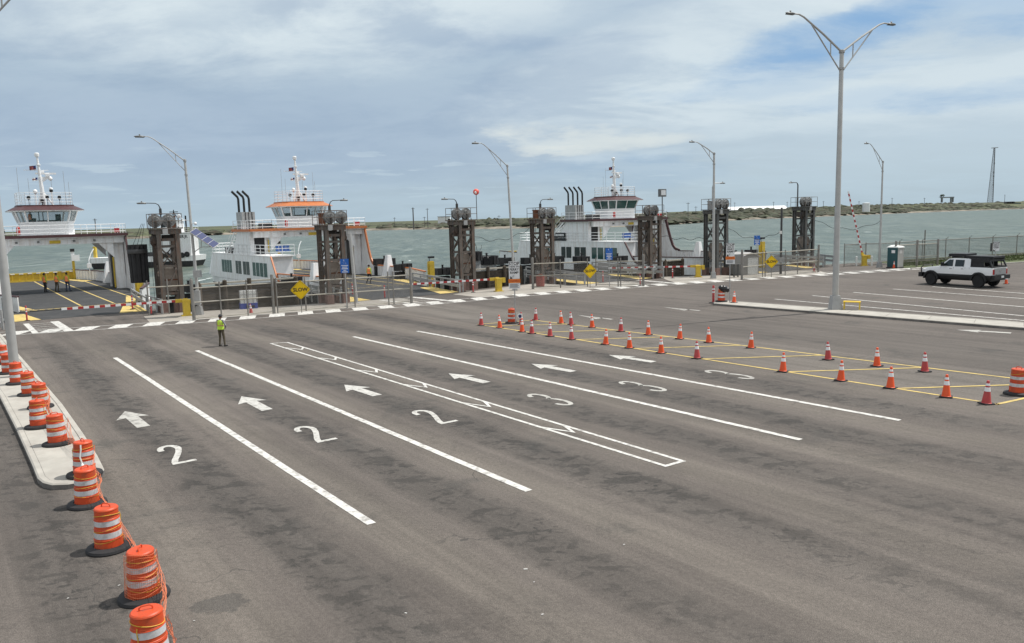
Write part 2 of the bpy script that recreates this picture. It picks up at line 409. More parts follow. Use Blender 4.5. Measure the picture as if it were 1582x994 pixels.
def text_part(body,size,mname,parent,loc,rot,name='lettering',align='CENTER',ext=.004,sx=1,space=1.0,bold=0.0):
    cu=bpy.data.curves.new('t','FONT'); cu.body=body; cu.size=size; cu.align_x=align; cu.align_y='CENTER'; cu.extrude=ext; cu.resolution_u=3; cu.space_line=space; cu.offset=bold
    ob=bpy.data.objects.new('t',cu); col.objects.link(ob); bpy.context.view_layer.update()
    dg=bpy.context.evaluated_depsgraph_get(); me=bpy.data.meshes.new_from_object(ob.evaluated_get(dg))
    bpy.data.objects.remove(ob); me.materials.clear(); me.materials.append(M[mname]); me.name=name
    for v in me.vertices: v.co.x*=sx
    o=bpy.data.objects.new(name,me); col.objects.link(o); o.parent=parent; o.location=loc; o.rotation_euler=rot
    return o
ORD=['first','second','third','fourth','fifth','sixth','seventh','eighth','ninth','tenth','eleventh','twelfth','thirteenth','fourteenth','fifteenth','sixteenth','seventeenth','eighteenth']
# ---------------------------------------------------------------- camera, light, sky
cam=bpy.data.cameras.new('camera'); co=bpy.data.objects.new('camera',cam); col.objects.link(co); scene.camera=co
cam.sensor_fit='HORIZONTAL'; cam.sensor_width=36; cam.lens=36*F_PX/1582; cam.clip_end=30000; cam.clip_start=.1
fw=Vector((0,math.cos(PITCH),-math.sin(PITCH))); U=Vector((0,math.sin(PITCH),math.cos(PITCH))); X=Vector((1,0,0))
rx=X*math.cos(ROLL)-U*math.sin(ROLL); uy=X*math.sin(ROLL)+U*math.cos(ROLL)
mw=Matrix((( rx.x,uy.x,-fw.x,0),(rx.y,uy.y,-fw.y,0),(rx.z,uy.z,-fw.z,EYE),(0,0,0,1)))
co.matrix_world=mw
sd=Vector((.54,.20,1)).normalized()          # towards the sun
sl=bpy.data.lights.new('sun','SUN'); sl.energy=4.3; sl.angle=R(.6); sl.color=(1,.955,.89)
so=bpy.data.objects.new('sun',sl); col.objects.link(so); so.rotation_euler=sd.to_track_quat('Z','Y').to_euler(); so.location=(30,10,60)
elev=math.asin(sd.z); azim=math.atan2(sd.x,sd.y)
def make_world():
    w=bpy.data.worlds.new('World'); scene.world=w; w.use_nodes=True; nt=w.node_tree; N=nt.nodes.new; L=nt.links.new
    bg=nt.nodes['Background']; bg.inputs['Strength'].default_value=.10
    sky=N('ShaderNodeTexSky'); sky.sky_type='NISHITA'; sky.sun_disc=False; sky.sun_elevation=elev; sky.sun_rotation=azim; sky.air_density=1.0; sky.dust_density=1.5; sky.ozone_density=1.0
    tc=N('ShaderNodeTexCoord'); sp=N('ShaderNodeSeparateXYZ'); L(tc.outputs['Generated'],sp.inputs[0])
    def mth(op,a,b=None,c=None):
        n=N('ShaderNodeMath'); n.operation=op
        for i,x in enumerate((a,b,c)):
            if x is None: continue
            if isinstance(x,(int,float)): n.inputs[i].default_value=x
            else: L(x,n.inputs[i])
        return n.outputs[0]
    def rng(v,a,b_,c,d):
        r=N('ShaderNodeMapRange'); r.interpolation_type='SMOOTHSTEP'
        for k,x in zip(('From Min','From Max','To Min','To Max'),(a,b_,c,d)): r.inputs[k].default_value=x
        L(v,r.inputs['Value']); return r.outputs['Result']
    w.cycles.sampling_method='MANUAL'; w.cycles.sample_map_resolution=256
    zz=mth('MAXIMUM',sp.outputs['Z'],.0)
    # cloud layers lie on high planes: direction / (height + small)
    def plane(k,sx,sy,ox=0,oy=0):
        d=mth('ADD',zz,k)
        cx=N('ShaderNodeCombineXYZ'); L(mth('MULTIPLY_ADD',mth('DIVIDE',sp.outputs['X'],d),sx,ox),cx.inputs[0]); L(mth('MULTIPLY_ADD',mth('DIVIDE',sp.outputs['Y'],d),sy,oy),cx.inputs[1]); return cx.outputs[0]
    def noi(vec,s,d,r=.55,dist=0):
        n=N('ShaderNodeTexNoise'); n.inputs['Scale'].default_value=s; n.inputs['Detail'].default_value=d; n.inputs['Roughness'].default_value=r; n.inputs['Distortion'].default_value=dist; L(vec,n.inputs['Vector']); return n.outputs['Fac']
    def mix(f,a,b_):
        n=N('ShaderNodeMix'); n.data_type='RGBA'; 
        if isinstance(f,float): n.inputs['Factor'].default_value=f
        else: L(f,n.inputs['Factor'])
        for k,x in (('A',a),('B',b_)):
            if isinstance(x,tuple): n.inputs[k].default_value=(*x,1)
            else: L(x,n.inputs[k])
        return n.outputs['Result']
    az=mth('ARCTAN2',sp.outputs['X'],sp.outputs['Y'])           # compass bearing, 0 = straight out to sea
    el=mth('ARCSINE',sp.outputs['Z'])
    wx=mth('MULTIPLY',mth('SUBTRACT',noi(plane(.20,1,1),1.2,6,.62),.5),.34)
    wy=mth('MULTIPLY',mth('SUBTRACT',noi(plane(.20,1,1,7,3),1.2,6,.62),.5),.085)
    def lump(a0,e0,ra,re,tilt=0,soft=1.0):
        da=mth('SUBTRACT',mth('ADD',az,wx),a0); de=mth('SUBTRACT',mth('ADD',el,wy),e0)
        de=mth('SUBTRACT',de,mth('MULTIPLY',da,tilt))
        q=mth('ADD',mth('POWER',mth('DIVIDE',da,ra),2),mth('POWER',mth('DIVIDE',de,re),2))
        return rng(q,0,1.6*soft,1,0)
    K=S_CLOUD=1.0
    WHITE=(6.6,7.45,7.85); PALE=(4.9,5.95,6.75); GREY=(3.35,4.35,5.55); BLUE=(2.4,4.1,6.4)
    c=mix(.62,sky.outputs['Color'],GREY)
    # shared cloud textures
    n1=noi(plane(.16,1,1.5,2,5),1.5,8,.6,.35)
    n2=noi(plane(.22,1.0,1.3,6,1),2.4,8,.62,.25)
    tex1=rng(n1,.36,.60,.0,1); tex2=rng(n2,.36,.62,.0,1)
    one=mth('ADD',rng(n2,.30,.60,.55,1),0.0)
    # high thin veil
    c=mix(mth('MULTIPLY',tex1,.55),c,PALE)
    # paler towards the right
    c=mix(mth('MULTIPLY',rng(az,.0,.42,0,.75),rng(el,.0,.05,.3,1)),c,PALE)
    # broad grey-blue deck to the left with an arm rising to the right
    deck=mth('MAXIMUM',lump(-.36,.085,.50,.085,.02,1.1),lump(.0,.135,.24,.040,.38,1.1))
    c=mix(mth('MULTIPLY',deck,.92),c,mix(tex2,GREY,(3.75,4.75,5.9)))
    # bright parts
    for (a0,e0,ra,re,t,s,tx) in ((-.20,.265,.34,.075,.06,.95,tex2),(-.5,.25,.2,.04,.05,.55,tex1),(.20,.175,.20,.055,.25,.75,tex1),(.52,.245,.30,.05,.0,.9,tex2),(.50,.135,.32,.045,.02,.65,tex1),(.11,.094,.11,.014,.02,.78,one),(.03,.088,.05,.010,0,.55,one),(.13,.072,.10,.008,0,.5,tex2),(.60,.075,.05,.010,0,.6,tex2)):
        l=mth('MULTIPLY',lump(a0,e0,ra,re,t,1.2),mth('MULTIPLY_ADD',tx,.6,.4))
        c=mix(mth('MULTIPLY',l,s),c,(6.8,7.3,7.2) if tx is one else WHITE)
    # blue gaps
    for (a0,e0,ra,re,t,s) in ((.38,.188,.13,.022,.12,.95),(.49,.212,.10,.016,.10,.95),(.60,.205,.08,.022,.2,.9),(.56,.115,.20,.014,-.05,.5),(.14,.055,.12,.02,0,.35),(.33,.15,.15,.012,.05,.5)):
        l=mth('MULTIPLY',lump(a0,e0,ra,re,t,1.3),mth('MULTIPLY_ADD',tex1,-.55,1.0))
        c=mix(mth('MULTIPLY',l,s),c,BLUE)
    # small fair-weather puffs low over the shore
    cell=noi(plane(.05,1,1),1.1,7,.6)
    puff=mth('MULTIPLY',rng(cell,.56,.64,0,.55),mth('MULTIPLY',rng(el,.012,.03,0,1),rng(el,.075,.10,1,0)))
    c=mix(puff,c,PALE)
    # haze band at the horizon
    c=mix(rng(el,0,.09,.7,0),c,(4.25,5.45,6.2))
    # unseen bright overcast overhead and inland, added as fill for camera-facing walls
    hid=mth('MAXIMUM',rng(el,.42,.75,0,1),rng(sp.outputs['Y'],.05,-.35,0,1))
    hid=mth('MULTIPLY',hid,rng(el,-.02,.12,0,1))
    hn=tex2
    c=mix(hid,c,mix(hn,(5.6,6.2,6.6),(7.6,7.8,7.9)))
    sc_=N('ShaderNodeVectorMath'); sc_.operation='SCALE'; sc_.inputs['Scale'].default_value=1.09; L(c,sc_.inputs[0])
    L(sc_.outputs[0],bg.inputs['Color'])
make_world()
scene.view_settings.view_transform='Standard'; scene.view_settings.look='None'; scene.view_settings.gamma=1; scene.view_settings.exposure=.0
scene.render.engine='CYCLES'
scene.render.resolution_x=1024; scene.render.resolution_y=643
# ================================================================ SETTING
# quay edge (seaward limit of the ground), left to right
EDGE=[(-260,-40),(-90,30),(-38,53.2),P(3,63.8),P(12.8,65.4),P(12.9,60.9),P(24.2,58.4),P(24.6,57.4),P(36.2,57.4),P(36.8,58.6),P(45.5,59.6),P(46,54.5),P(57,53.8),P(57.6,55.4),P(62.5,52.6),P(63,50.2),P(78,49.8),P(79.5,52.4),(41,91.5),(48,95.2),(70,103.5),(120,122),(320,190)]
gm=MB()
poly=EDGE+[(320,-160),(-260,-160)]
gm.sheet(poly[::-1],0)
road=gm.build('asphalt_road','asphalt',kind='flat',smooth=0)
bmq=bmesh.new(); bmq.from_mesh(road.data); bmesh.ops.triangulate(bmq,faces=bmq.faces); bmesh.ops.recalc_face_normals(bmq,faces=bmq.faces)
for f in bmq.faces:
    if f.normal.z<0: f.normal_flip()
bmq.to_mesh(road.data); bmq.free(); road['kind']='structure'
qm=MB()
n=len(EDGE)
qm.add([(x,y,-.012) for x,y in EDGE]+[(x,y,-6) for x,y in EDGE],[(i,i+1,n+i+1,n+i) for i in range(n-1)])
q=qm.build('quay_wall','concrete',kind='structure',smooth=0)
# water: one sheet to the horizon
wm=MB(); S=14000; wm.add([(-S,-400,WATER),(S,-400,WATER),(S,S,WATER),(-S,S,WATER)],[(0,1,2,3)])
wm.build('sea_water','sea_water',kind='structure',smooth=0)
# far shore
SH=[(-3500,380),(-1500,420),(-620,470),(-420,455),(-330,520),(-275,585),(-252,690),(-185,712),(-121,716),(-82,690),(0,590),(60,535),(95,525),(140,610),(182,716),(260,800),(343,875),(480,1020),(600,1130),(741,1242),(860,1310),(1200,1400),(2000,1500),(5000,1900)]
lm=MB(); vs=[];rows=[(0,-2.2),(5,-1.2),(12,-.2),(30,.9),(70,1.7),(160,2.2),(500,2.8),(3000,4.2),(9000,3.0)]
pts=[]
for i in range(len(SH)-1):
    a,b_=Vector(SH[i]),Vector(SH[i+1]); k=max(1,int((b_-a).length/14)) if i>1 and i<20 else 6
    for j in range(k):
        p=a.lerp(b_,j/k); w=noise.noise(Vector((p.x*.03,p.y*.03,0)))*9; pts.append((p.x,p.y+w))
pts.append(SH[-1]); k=len(pts)
def land_h(x,y,d):
    h=rows[0][1]
    for (d0,h0),(d1,h1) in zip(rows,rows[1:]):
        if d0<=d<=d1: h=h0+(h1-h0)*(d-d0)/(d1-d0)
    up_=max(0,min(1,(x/y-.2)/.35)); k_=0 if d<30 else 4*(d-30)/40 if d<70 else 4+5*(d-70)/90 if d<160 else 9
    return h+k_*up_
for dist,h in rows:
    for (x,y) in pts:
        up_=max(0,min(1,(x/y-.2)/.35)); hx=h+(9 if dist>=160 else 4 if dist>=70 else 0)*up_ if dist<5000 else h
        vs.append((x,y+dist*1.0,hx+(noise.noise(Vector((x*.02,(y+dist)*.02,3)))*.9 if h>-2 and h<3 else 0)))
lm.add(vs,[(r*k+i,r*k+i+1,(r+1)*k+i+1,(r+1)*k+i) for r in range(len(rows)-1) for i in range(k-1)])
land=lm.build('far_shore_land','shore_land',kind='structure',smooth=60)
# scrub on the far shore: far-off ground cover in thousands of clumps
sm=MB(); rnd=random.Random(5)
ico=bmesh.new(); bmesh.ops.create_icosphere(ico,subdivisions=2,radius=1); IV=[v.co.copy() for v in ico.verts]; ico.verts.index_update(); IF=[tuple(v.index for v in f.verts) for f in ico.faces]; ico.free()
def clump(x,y,z,r,h):
    o=rnd.random()*50
    sm.add([(x+v.x*r*(1+.5*noise.noise(v*1.7+Vector((o,0,0)))),y+v.y*r*(1+.5*noise.noise(v*1.7+Vector((0,o,0)))),z+max(-.2,v.z)*h*(1+.45*noise.noise(v*2.1+Vector((o,o,0))))) for v in IV],IF)
for i in range(len(pts)-1):
    x,y=pts[i]; u=x/y
    if u<-.72 or u>.75: continue
    # how bushy this stretch of shore is
    dens=.35+.9*max(0,noise.noise(Vector((x*.008,y*.008,9)))+.25)
    tall=1.4+1.6*max(0,noise.noise(Vector((x*.012,2,1)))+.2)
    if -.03<u<.30: tall*=2.0; dens*=1.6
    if .3<=u<.5: tall*=1.6; dens*=1.5
    if u>.52: tall*=.8; dens*=1.1
    if u<-.1: tall*=.75
    for rr in range(int(15*dens)+3):
        d=rnd.choice((18,26,34,46,60,80,110,150))*(.8+.5*rnd.random())
        sc=(.6+.8*rnd.random()); hh=tall*sc*(1.0+d*.004)*.66
        clump(x+rnd.uniform(-9,9),y+d,land_h(x,y,d)-.2,(1.8+2.0*rnd.random())*(1+tall*.35),hh)
tag(sm.build('shore_scrub','scrub',smooth=0),'olive and brown scrub covering the low far shore','ground cover',kind='stuff')
# concrete aprons on the quay
for nm,pl in (('concrete_apron',[P(13.4,60.7),P(24.0,58.2),P(24.6,57.0),(-9.8,64.6),g(604,458),g(648,466.5),g(480,481),g(330,492.5),g(232,499),g(222,489)]),
           ('concrete_apron',[P(36.5,57.3),P(45.3,59.2),P(45.8,54.2),g(902,429.5),g(985,437),g(994,441.5),g(880,449.5),g(800,456),g(742,460),g(700,455)]),
           ('concrete_apron',[P(57.4,54.9),P(62.3,52.4),P(62.8,50.0),P(71,49.6),g(1262,418),g(1283,423),g(1180,430),g(1110,434.5),g(1048,438.5),g(1032,433.5)])):
    am=MB(); am.sheet(pl,.004); o=am.build(nm,'concrete',kind='flat',smooth=0); o['kind']='structure'
    bmq=bmesh.new(); bmq.from_mesh(o.data); bmesh.ops.triangulate(bmq,faces=bmq.faces)
    for f in bmq.faces:
        if f.normal.z<0: f.normal_flip()
    bmq.to_mesh(o.data); bmq.free()
ZM=.009
def mark(name,pts_list,w,mname='road_white',z=ZM):
    m=MB()
    for p in pts_list: m.stroke(p,w,z)
    o=m.build(name,mname,parent=road,kind='flat',smooth=0)
    for pl in o.data.polygons:
        pass
    return o
def wobble(p,q,w=.02,n=24):
    p,q=Vector(p),Vector(q); return [p.lerp(q,i/n)+Vector((rnd.uniform(-w,w),rnd.uniform(-w,w)))*.5 for i in range(n+1)]
# lane lines
for a,b_ in (((178,553),(574,810)),((304,542),(817,759)),((546,520.5),(1237,680)),((645,512),(1391,650))):
    A,B=g(*a),g(*b_); mark('lane_line',[wobble(A,B,.015)],.20)
# the gore between lanes: two thin lines, ends and chevrons
n0,n1,f0,f1=g(418,531),g(1028,720.5),g(444,529.5),g(1055,713)
mark('gore_outline',[[n0,n1,f1,f0,n0]],.12)
def on(a,b_,t): return (a[0]+(b_[0]-a[0])*t,a[1]+(b_[1]-a[1])*t)
nv=Vector(n1)-Vector(n0); Ln=nv.length
for (u,v) in ((472,540.5),(524,556.2),(589,575.5),(666,598.5),(765,628),(893,667)):
    t=(Vector(g(u,v))-Vector(f0)).dot(Vector(f1)-Vector(f0))/(Vector(f1)-Vector(f0)).length_squared
    pf=on(f0,f1,t-.8/Ln); ap=Vector(on(f0,f1,t)).lerp(Vector(on(n0,n1,t)),.45); pn=on(n0,n1,t-1.0/Ln)
    mark('chevron',[[pf,ap,pn]],.12,z=ZM+.004)
# arrows
def arrow(tip,tail,mname='road_white'):
    t=Vector(g(*tip)); e=Vector(g(*tail)); d=(t-e).normalized(); nrm=Vector((-d.y,d.x)); L_=(t-e).length; hl=L_*.40; hw=.50; sw=.19
    b0=t-d*hl
    m=MB(); pp=[t,b0+nrm*hw-d*.12,b0+nrm*sw,e+nrm*sw,e-nrm*sw,b0-nrm*sw,b0-nrm*hw-d*.12]
    m.add([(p.x,p.y,ZM) for p in pp],[(0,1,2),(0,2,5),(0,5,6),(2,3,4,5)])
    m.build('arrow_marking',mname,parent=road,kind='flat',smooth=0)
for tip,tail in (((193,636),(222,660)),((373,613),(413,634)),((532,595),(583,611.5)),((693,577.5),(752,591.5)),((821,562.5),(886,574.5)),((941,549),(1010,559.7))): arrow(tip,tail,'road_worn' if tip[0]<200 else 'road_mid')
arrow((1478,510),(1562,515),'road_worn'); arrow((1562,503),(1650,508),'road_worn')
# numerals
def arc(cx,cy,rx_,ry_,a0,a1,n=14): return [(cx+rx_*math.cos(R(a0+(a1-a0)*i/n)),cy+ry_*math.sin(R(a0+(a1-a0)*i/n))) for i in range(n+1)]
TWO=[arc(.48,1.80,.40,.42,195,-25)+[(.72,1.32),(.50,.95),(.24,.55),(.12,.28),(.10,.14),(1.02,.14)]]
THREE=[arc(.46,1.78,.40,.50,165,-88)+[], arc(.46,.66,.44,.62,88,-165)]
FOUR=[[(.72,.0),(.72,2.3),(.05,.75),(1.0,.75)]]
def numeral(strokes,cpx,d=None,mname='road_white',h=.93,w=.165,name='numeral_marking'):
    c=Vector(g(*cpx)); d=Vector((-.6,.8)) if d is None else Vector(d); r=Vector((d.y,-d.x))
    m=MB()
    for s in strokes:
        m.stroke([c+r*((x-.5)*.57)+d*((y-1.15)*h) for x,y in s],w,ZM)
    m.build(name,mname,parent=road,kind='flat',smooth=0)
for c_ in ((271,702),(485,670.5),(669,644)): numeral(TWO,c_,mname='road_mid')
for c_ in ((850,617.5),(993,597),(1127,579)): numeral(THREE,c_,mname='road_worn')
for c_ in ((918,491),(1052,478)): numeral(FOUR,c_,mname='road_worn',h=1.25,w=.26)
# yellow buffer box
yl=[]
mark('buffer_outline',[[g(738,501.5),g(824,495),g(1582,587),g(1700,601)],[g(738,501.5),g(1545,625.5)],[g(1538,625.5),g(1600,612)]],.13,'yellow_road')
N0,N1=Vector(g(738,501.5)),Vector(g(1545,625.5)); F0,F1=Vector(g(824,495)),Vector(g(1700,601))
def hit(p,d,a,b_):
    e=b_-a; den=d.x*e.y-d.y*e.x; t=((a.x-p.x)*e.y-(a.y-p.y)*e.x)/den; return p+d*t
for u,v in ((815,503),(829,514),(898,525),(981,539),(1087,555),(1219,575),(1380,601)):
    p=hit(Vector(g(u,v))-Vector((50,0)),Vector((1,0)),N0,N1); qd=hit(p,Vector((1,.02)),F0,F1)
    mark('buffer_stripe',[[p,qd]],.12,'yellow_road',z=ZM+.004)
# bay lines of the right-hand lot
for a,b_ in (((1197,462.5),(1620,499)),((1255,457),(1640,494)),((1318,452),(1640,479.5)),((1380,447),(1640,466)),((1440,443.2),(1640,458))):
    mark('bay_line',[wobble(g(*a),g(*b_),.02)],.19)
# white ladder strip along the quay road
LAD=[(-60,523),(0,519.3),(140,510.2),(330,497.3),(480,485.5),(640,473.5),(800,458.8),(1000,443.2),(1150,433.5),(1290,425),(1450,414.5)]
LG=[Vector(g(*p)) for p in LAD]
def offs(pts,d):
    o=[]
    for i,p in enumerate(pts):
        t=(pts[min(i+1,len(pts)-1)]-pts[max(i-1,0)]).normalized(); o.append(p+Vector((-t.y,t.x))*d)
    return o
LI=offs(LG,1.9)
mark('ladder_edge',[LG],.13); mark('ladder_edge',[LI],.13)
lens=[0]
for i in range(len(LG)-1): lens.append(lens[-1]+(LG[i+1]-LG[i]).length)
def along(pts,s):
    i=0
    while i<len(lens)-2 and lens[i+1]<s: i+=1
    return pts[i].lerp(pts[i+1],(s-lens[i])/(lens[i+1]-lens[i]))
s=0
while s<lens[-1]-1:
    m=MB(); a0,a1=along(LG,s),along(LG,s+1.05); b0,b1=along(LI,s+.35),along(LI,min(s+1.4,lens[-1]-.1))
    m.add([(p.x,p.y,ZM+.004) for p in (a0,a1,b1,b0)],[(0,1,2,3)]); m.build('ladder_block','road_white',parent=road,kind='flat',smooth=0); s+=1.95
def gore(c,nr=6,side=.34,mname='road_white'):
    A,B,C_,D=[Vector(g(*p)) for p in c]   # A far-left B near-left C near-right D far-right
    m=MB(); m.stroke([A,B],side,ZM); m.stroke([D,C_],side*1.5,ZM); m.build('gore_side','road_white',parent=road,kind='flat',smooth=0)
    m=MB()
    for i in range(nr):
        t=(i+.6)/nr; m.stroke([A.lerp(B,t),D.lerp(C_,t)],.11,ZM+.004)
    m.build('gore_rungs',mname,parent=road,kind='flat',smooth=0)
gore([(40,500.5),(56,516),(108,512.5),(84,497)])
gore([(588,464),(650,471),(715,467),(632,459)],5)
gore([(940,437.5),(1000,441.5),(1050,438.5),(985,433)],4)
gore([(1262,421),(1285,424),(1420,416),(1385,415)],3)
# litter and scuffs of white paint
lt=MB()
for u,v,sz in ((838,950,.045),(627,948,.04),(825,900,.03),(964,842,.04),(184,905,.04),(105,925,.035),(300,960,.03),(812,880,.07)):
    x,y=g(u,v); lt.box((x,y,.008),(sz,sz*.6,.006),rz=rnd.random()*3)
tag(lt.build('paper_scraps','litter_white'),'tiny white scraps of paper scattered over the open asphalt','litter',kind='stuff')
# ---------------------------------------------------------------- kerbed islands
def island(name,outline,h=.15,mtop='kerb_concrete',lip=.16):
    m=MB(); pl=[Vector(p) for p in outline]; n=len(pl)
    ar=sum(pl[i].x*pl[(i+1)%n].y-pl[(i+1)%n].x*pl[i].y for i in range(n))
    if ar<0: pl=pl[::-1]
    inner=[]
    for i in range(n):
        d0=(pl[i]-pl[i-1]).normalized(); d1=(pl[(i+1)%n]-pl[i]).normalized(); nn=(Vector((-d0.y,d0.x))+Vector((-d1.y,d1.x))).normalized(); inner.append(pl[i]+nn*lip)
    in2=[p+(q-p)*.25 for p,q in zip(pl,inner)]
    vs=[(p.x,p.y,0) for p in pl]+[(p.x,p.y,h-.03) for p in pl]+[(p.x,p.y,h) for p in in2]+[(p.x,p.y,h) for p in inner]+[(p.x,p.y,h-.012) for p in inner]
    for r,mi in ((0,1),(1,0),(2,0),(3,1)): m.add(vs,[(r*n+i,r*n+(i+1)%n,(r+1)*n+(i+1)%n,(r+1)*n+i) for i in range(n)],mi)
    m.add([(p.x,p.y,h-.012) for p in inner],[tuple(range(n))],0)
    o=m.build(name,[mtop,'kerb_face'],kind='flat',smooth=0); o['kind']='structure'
    bmq=bmesh.new(); bmq.from_mesh(o.data); bmesh.ops.remove_doubles(bmq,verts=bmq.verts,dist=.0005); bmesh.ops.recalc_face_normals(bmq,faces=bmq.faces); bmesh.ops.triangulate(bmq,faces=[f for f in bmq.faces if len(f.verts)>6]); bmq.to_mesh(o.data); bmq.free()
    ln=MB(); ln.stroke([*inner,inner[0]],.025,h-.006); ln.build('kerb_joint','kerb_face',o,kind='flat',smooth=0)
    return o
h=.15
pl=[g(-60,575,h),g(-40,590,h)]+[g(u,v,h) for u,v in ((0,613),(25,662),(50,718),(58,738),(66,744.5),(80,748),(105,747),(135,742),(155,733),(161,724),(150,702),(128,668),(95,622),(60,582),(30,548),(12,528))]
pl=pl[2:]; pl=[g(-62,520,h)]+pl+[g(2,516,h),g(-40,500,h)]
island('kerb_island',pl)
a=Vector(g(1103,468.5,h)); b_=Vector(g(1582,506,h)); c_=Vector(g(1582,497.5,h)); d_=Vector(g(1122,464.3,h))
ext=(b_-a).normalized()*14
med=island('median_island',[a,b_,b_+ext,c_+ext,c_,d_,d_.lerp(a,.35)-(b_-a).normalized()*.35,d_.lerp(a,.7)-(b_-a).normalized()*.35])
jm=MB()
for i in range(1,10):
    p=a.lerp(b_,i/8); q=d_.lerp(c_,i/8); jm.stroke([p.lerp(q,.18),p.lerp(q,.84)],.02,h-.006)
jm.build('slab_joint','kerb_face',med,kind='flat',smooth=0)
# expansion joints across the islands (scored lines) belong to the surface; grass verge by the water
vm=MB(); vp=[g(1398,414.5),g(1470,411.5),(60,86.5),(120,107),(120,121),(70,102.6),(48,94.3),(42.5,91)]
vm.sheet(vp,.03); v=vm.build('grass_verge','verge_grass',kind='flat',smooth=0); v['kind']='structure'
tf=MB()
for i in range(9000):
    t=rnd.random(); u_=rnd.random(); A=Vector((41.5,83.5)).lerp(Vector((75,92.5)),t); B=Vector((43.5,91.2)).lerp(Vector((75,103.8)),t); p=A.lerp(B,u_); s_=.03+.04*rnd.random(); hh=.06+.10*rnd.random(); th=rnd.random()*3.14
    dx,dy=math.cos(th)*s_,math.sin(th)*s_
    tf.add([(p.x-dx,p.y-dy,.03),(p.x+dx,p.y+dy,.03),(p.x+rnd.uniform(-.05,.05),p.y+rnd.uniform(-.05,.05),.03+hh)],[(0,1,2)])
tag(tf.build('verge_tufts','verge_grass',kind='flat',smooth=0),'short green grass tufts on the verge behind the truck','grass',kind='stuff')
kp=MB(); kp.bar((*g(1408,416.5),.05),(60.6,86.3,.05),.3,.12); kp.bar((60.6,86.3,.05),(120,106.7,.05),.3,.12)
kp.build('verge_kerb','kerb_concrete',kind='structure')
# ================================================================ TRAFFIC DRUMS, CONES, POSTS
def make_drum():
    t=thing('traffic_drum','drum','traffic drum')
    b=MB(); b.lathe([(.47,0),(.48,.03),(.46,.08),(.36,.11),(.31,.115),(.31,.05)],n=28); b.build('rubber_base','black_rubber',t)
    d=MB(); pr=[(.295,.06)]
    for z0,r0,r1 in ((.08,.292,.288),(.30,.278,.274),(.52,.264,.26),(.74,.25,.246)):
        pr+=[(r0,z0),(r0+.008,z0+.01),(r0-.002,z0+.02),(r1-.002,z0+.19),(r1+.008,z0+.205),(r1,z0+.22)]
    pr+=[(.245,.965),(.225,.985),(.0,.99)]
    d.lathe(pr,n=28); d.build('barrel','orange_plastic',t)
    for z0,r in ((.115,.294),(.335,.280),(.555,.266),):
        pass
    for z0,r0,r1 in ((.325,.279,.274),(.60,.264,.2585)):
        s=MB(); s.lathe([(r0-.004,z0),(r0+.003,z0),(r1+.003,z0+.125),(r1-.004,z0+.125)],n=28); s.build('reflective_band','reflective',t)
    h=MB(); h.path([(-.10,0,.985),(-.10,0,1.03),(-.06,0,1.06),(.06,0,1.06),(.10,0,1.03),(.10,0,.985)],.014); h.build('handle','orange_plastic',t)
    return t
def add_rope(t,zs,seed):
    r=random.Random(seed)
    for z in zs:
        m=MB(); k=r.uniform(.02,.06); ph=r.random()*6; pts=[]
        rr=.30-.055*z
        for i in range(25):
            a=2*math.pi*i/24; pts.append((math.cos(a)*rr,math.sin(a)*rr,z+k*math.sin(a+ph)))
        m.path(pts,.008,5)
        if r.random()<.7:
            a=ph+r.uniform(-.5,.5) if False else -1.9+r.uniform(-.5,.5); x,y=math.cos(a)*(rr+.012),math.sin(a)*(rr+.012)
            m.path([(x,y,z),(x*1.06,y*1.06,z-.08),(x*1.02,y*1.02,z-.2),(x*1.07,y*1.07,z-.27)],.009,5)
        m.build('rope_tie','rope_yellow',t)
drum0=make_drum()
drows=[(236,1030),(223,923),(169,848),(135,780),(131,734),(90,686),(61,660),(63,630),(46,610),(27,593),(14,577),(4,562),(-6,551),(-14,541)]
dl=['orange drum nearest the camera, cut by the bottom picture edge',
 'net-covered orange drum standing on asphalt, second from the camera in the barrel row',
 'orange drum on asphalt, third from the camera in the barrel row',
 'orange drum on asphalt just in front of the kerb island nose',
 'orange drum at the kerb island nose with a white strap hanging down it',
 'orange drum standing clear on the kerb island, second from the island nose',
 'orange drum third from the nose of the kerb island, in front of its close neighbour',
 'orange drum fourth from the nose of the kerb island, close behind another drum',
 'orange drum fifth from the kerb island nose, two places before the lamp post',
 'orange drum sixth from the nose of the kerb island, right beside the lamp post foot',
 'orange drum half hidden behind the thick lamp post at the left edge',
 'orange drum just left of the thick lamp post on the kerb island',
 'orange drum cut by the left picture edge, beyond the lamp post',
 'farthest orange drum of the row at the left picture edge']
DR=[]
for i,((u,v),lb) in enumerate(zip(drows,dl)):
    zi=.138 if i>=4 else 0
    o=drum0 if i==0 else copy_tree(drum0)
    x,y=g(u,v,zi); place(o,x,y,zi,rz=.4+i*1.3,label=lb,group='orange drums along the kerb island'); o.rotation_euler=(R(random.uniform(-2,2)),R(random.uniform(-2,2)),.4+i*1.3); o.scale=(.87,)*3
    DR.append(Vector((x,y,zi)))
roots=[o for o in bpy.data.objects if o.parent is None and o.name.startswith('traffic_drum')]
for i,o in enumerate(sorted(roots,key=lambda o:o.location.y)):
    if i<9: add_rope(o,(.80,.50,.27)[:3 if i in(1,2,3) else 1 if i==0 else 2],i)
st=MB(); st.path([(.05,-.26,.94),(.06,-.285,.8),(.03,-.30,.6),(.08,-.31,.42),(.10,-.33,.36)],[.02,.02,.02,.02,.05],6)
stp=sorted(roots,key=lambda o:o.location.y)[4]; so_=st.build('hanging_strap','white_plastic',stp); so_.rotation_euler=(0,0,-(.4+4*1.3)+.1)
x,y=g(791,499.5); place(copy_tree(drum0),x,y,0,rz=.3,label='orange drum behind the stop sign post at the head of the yellow box')
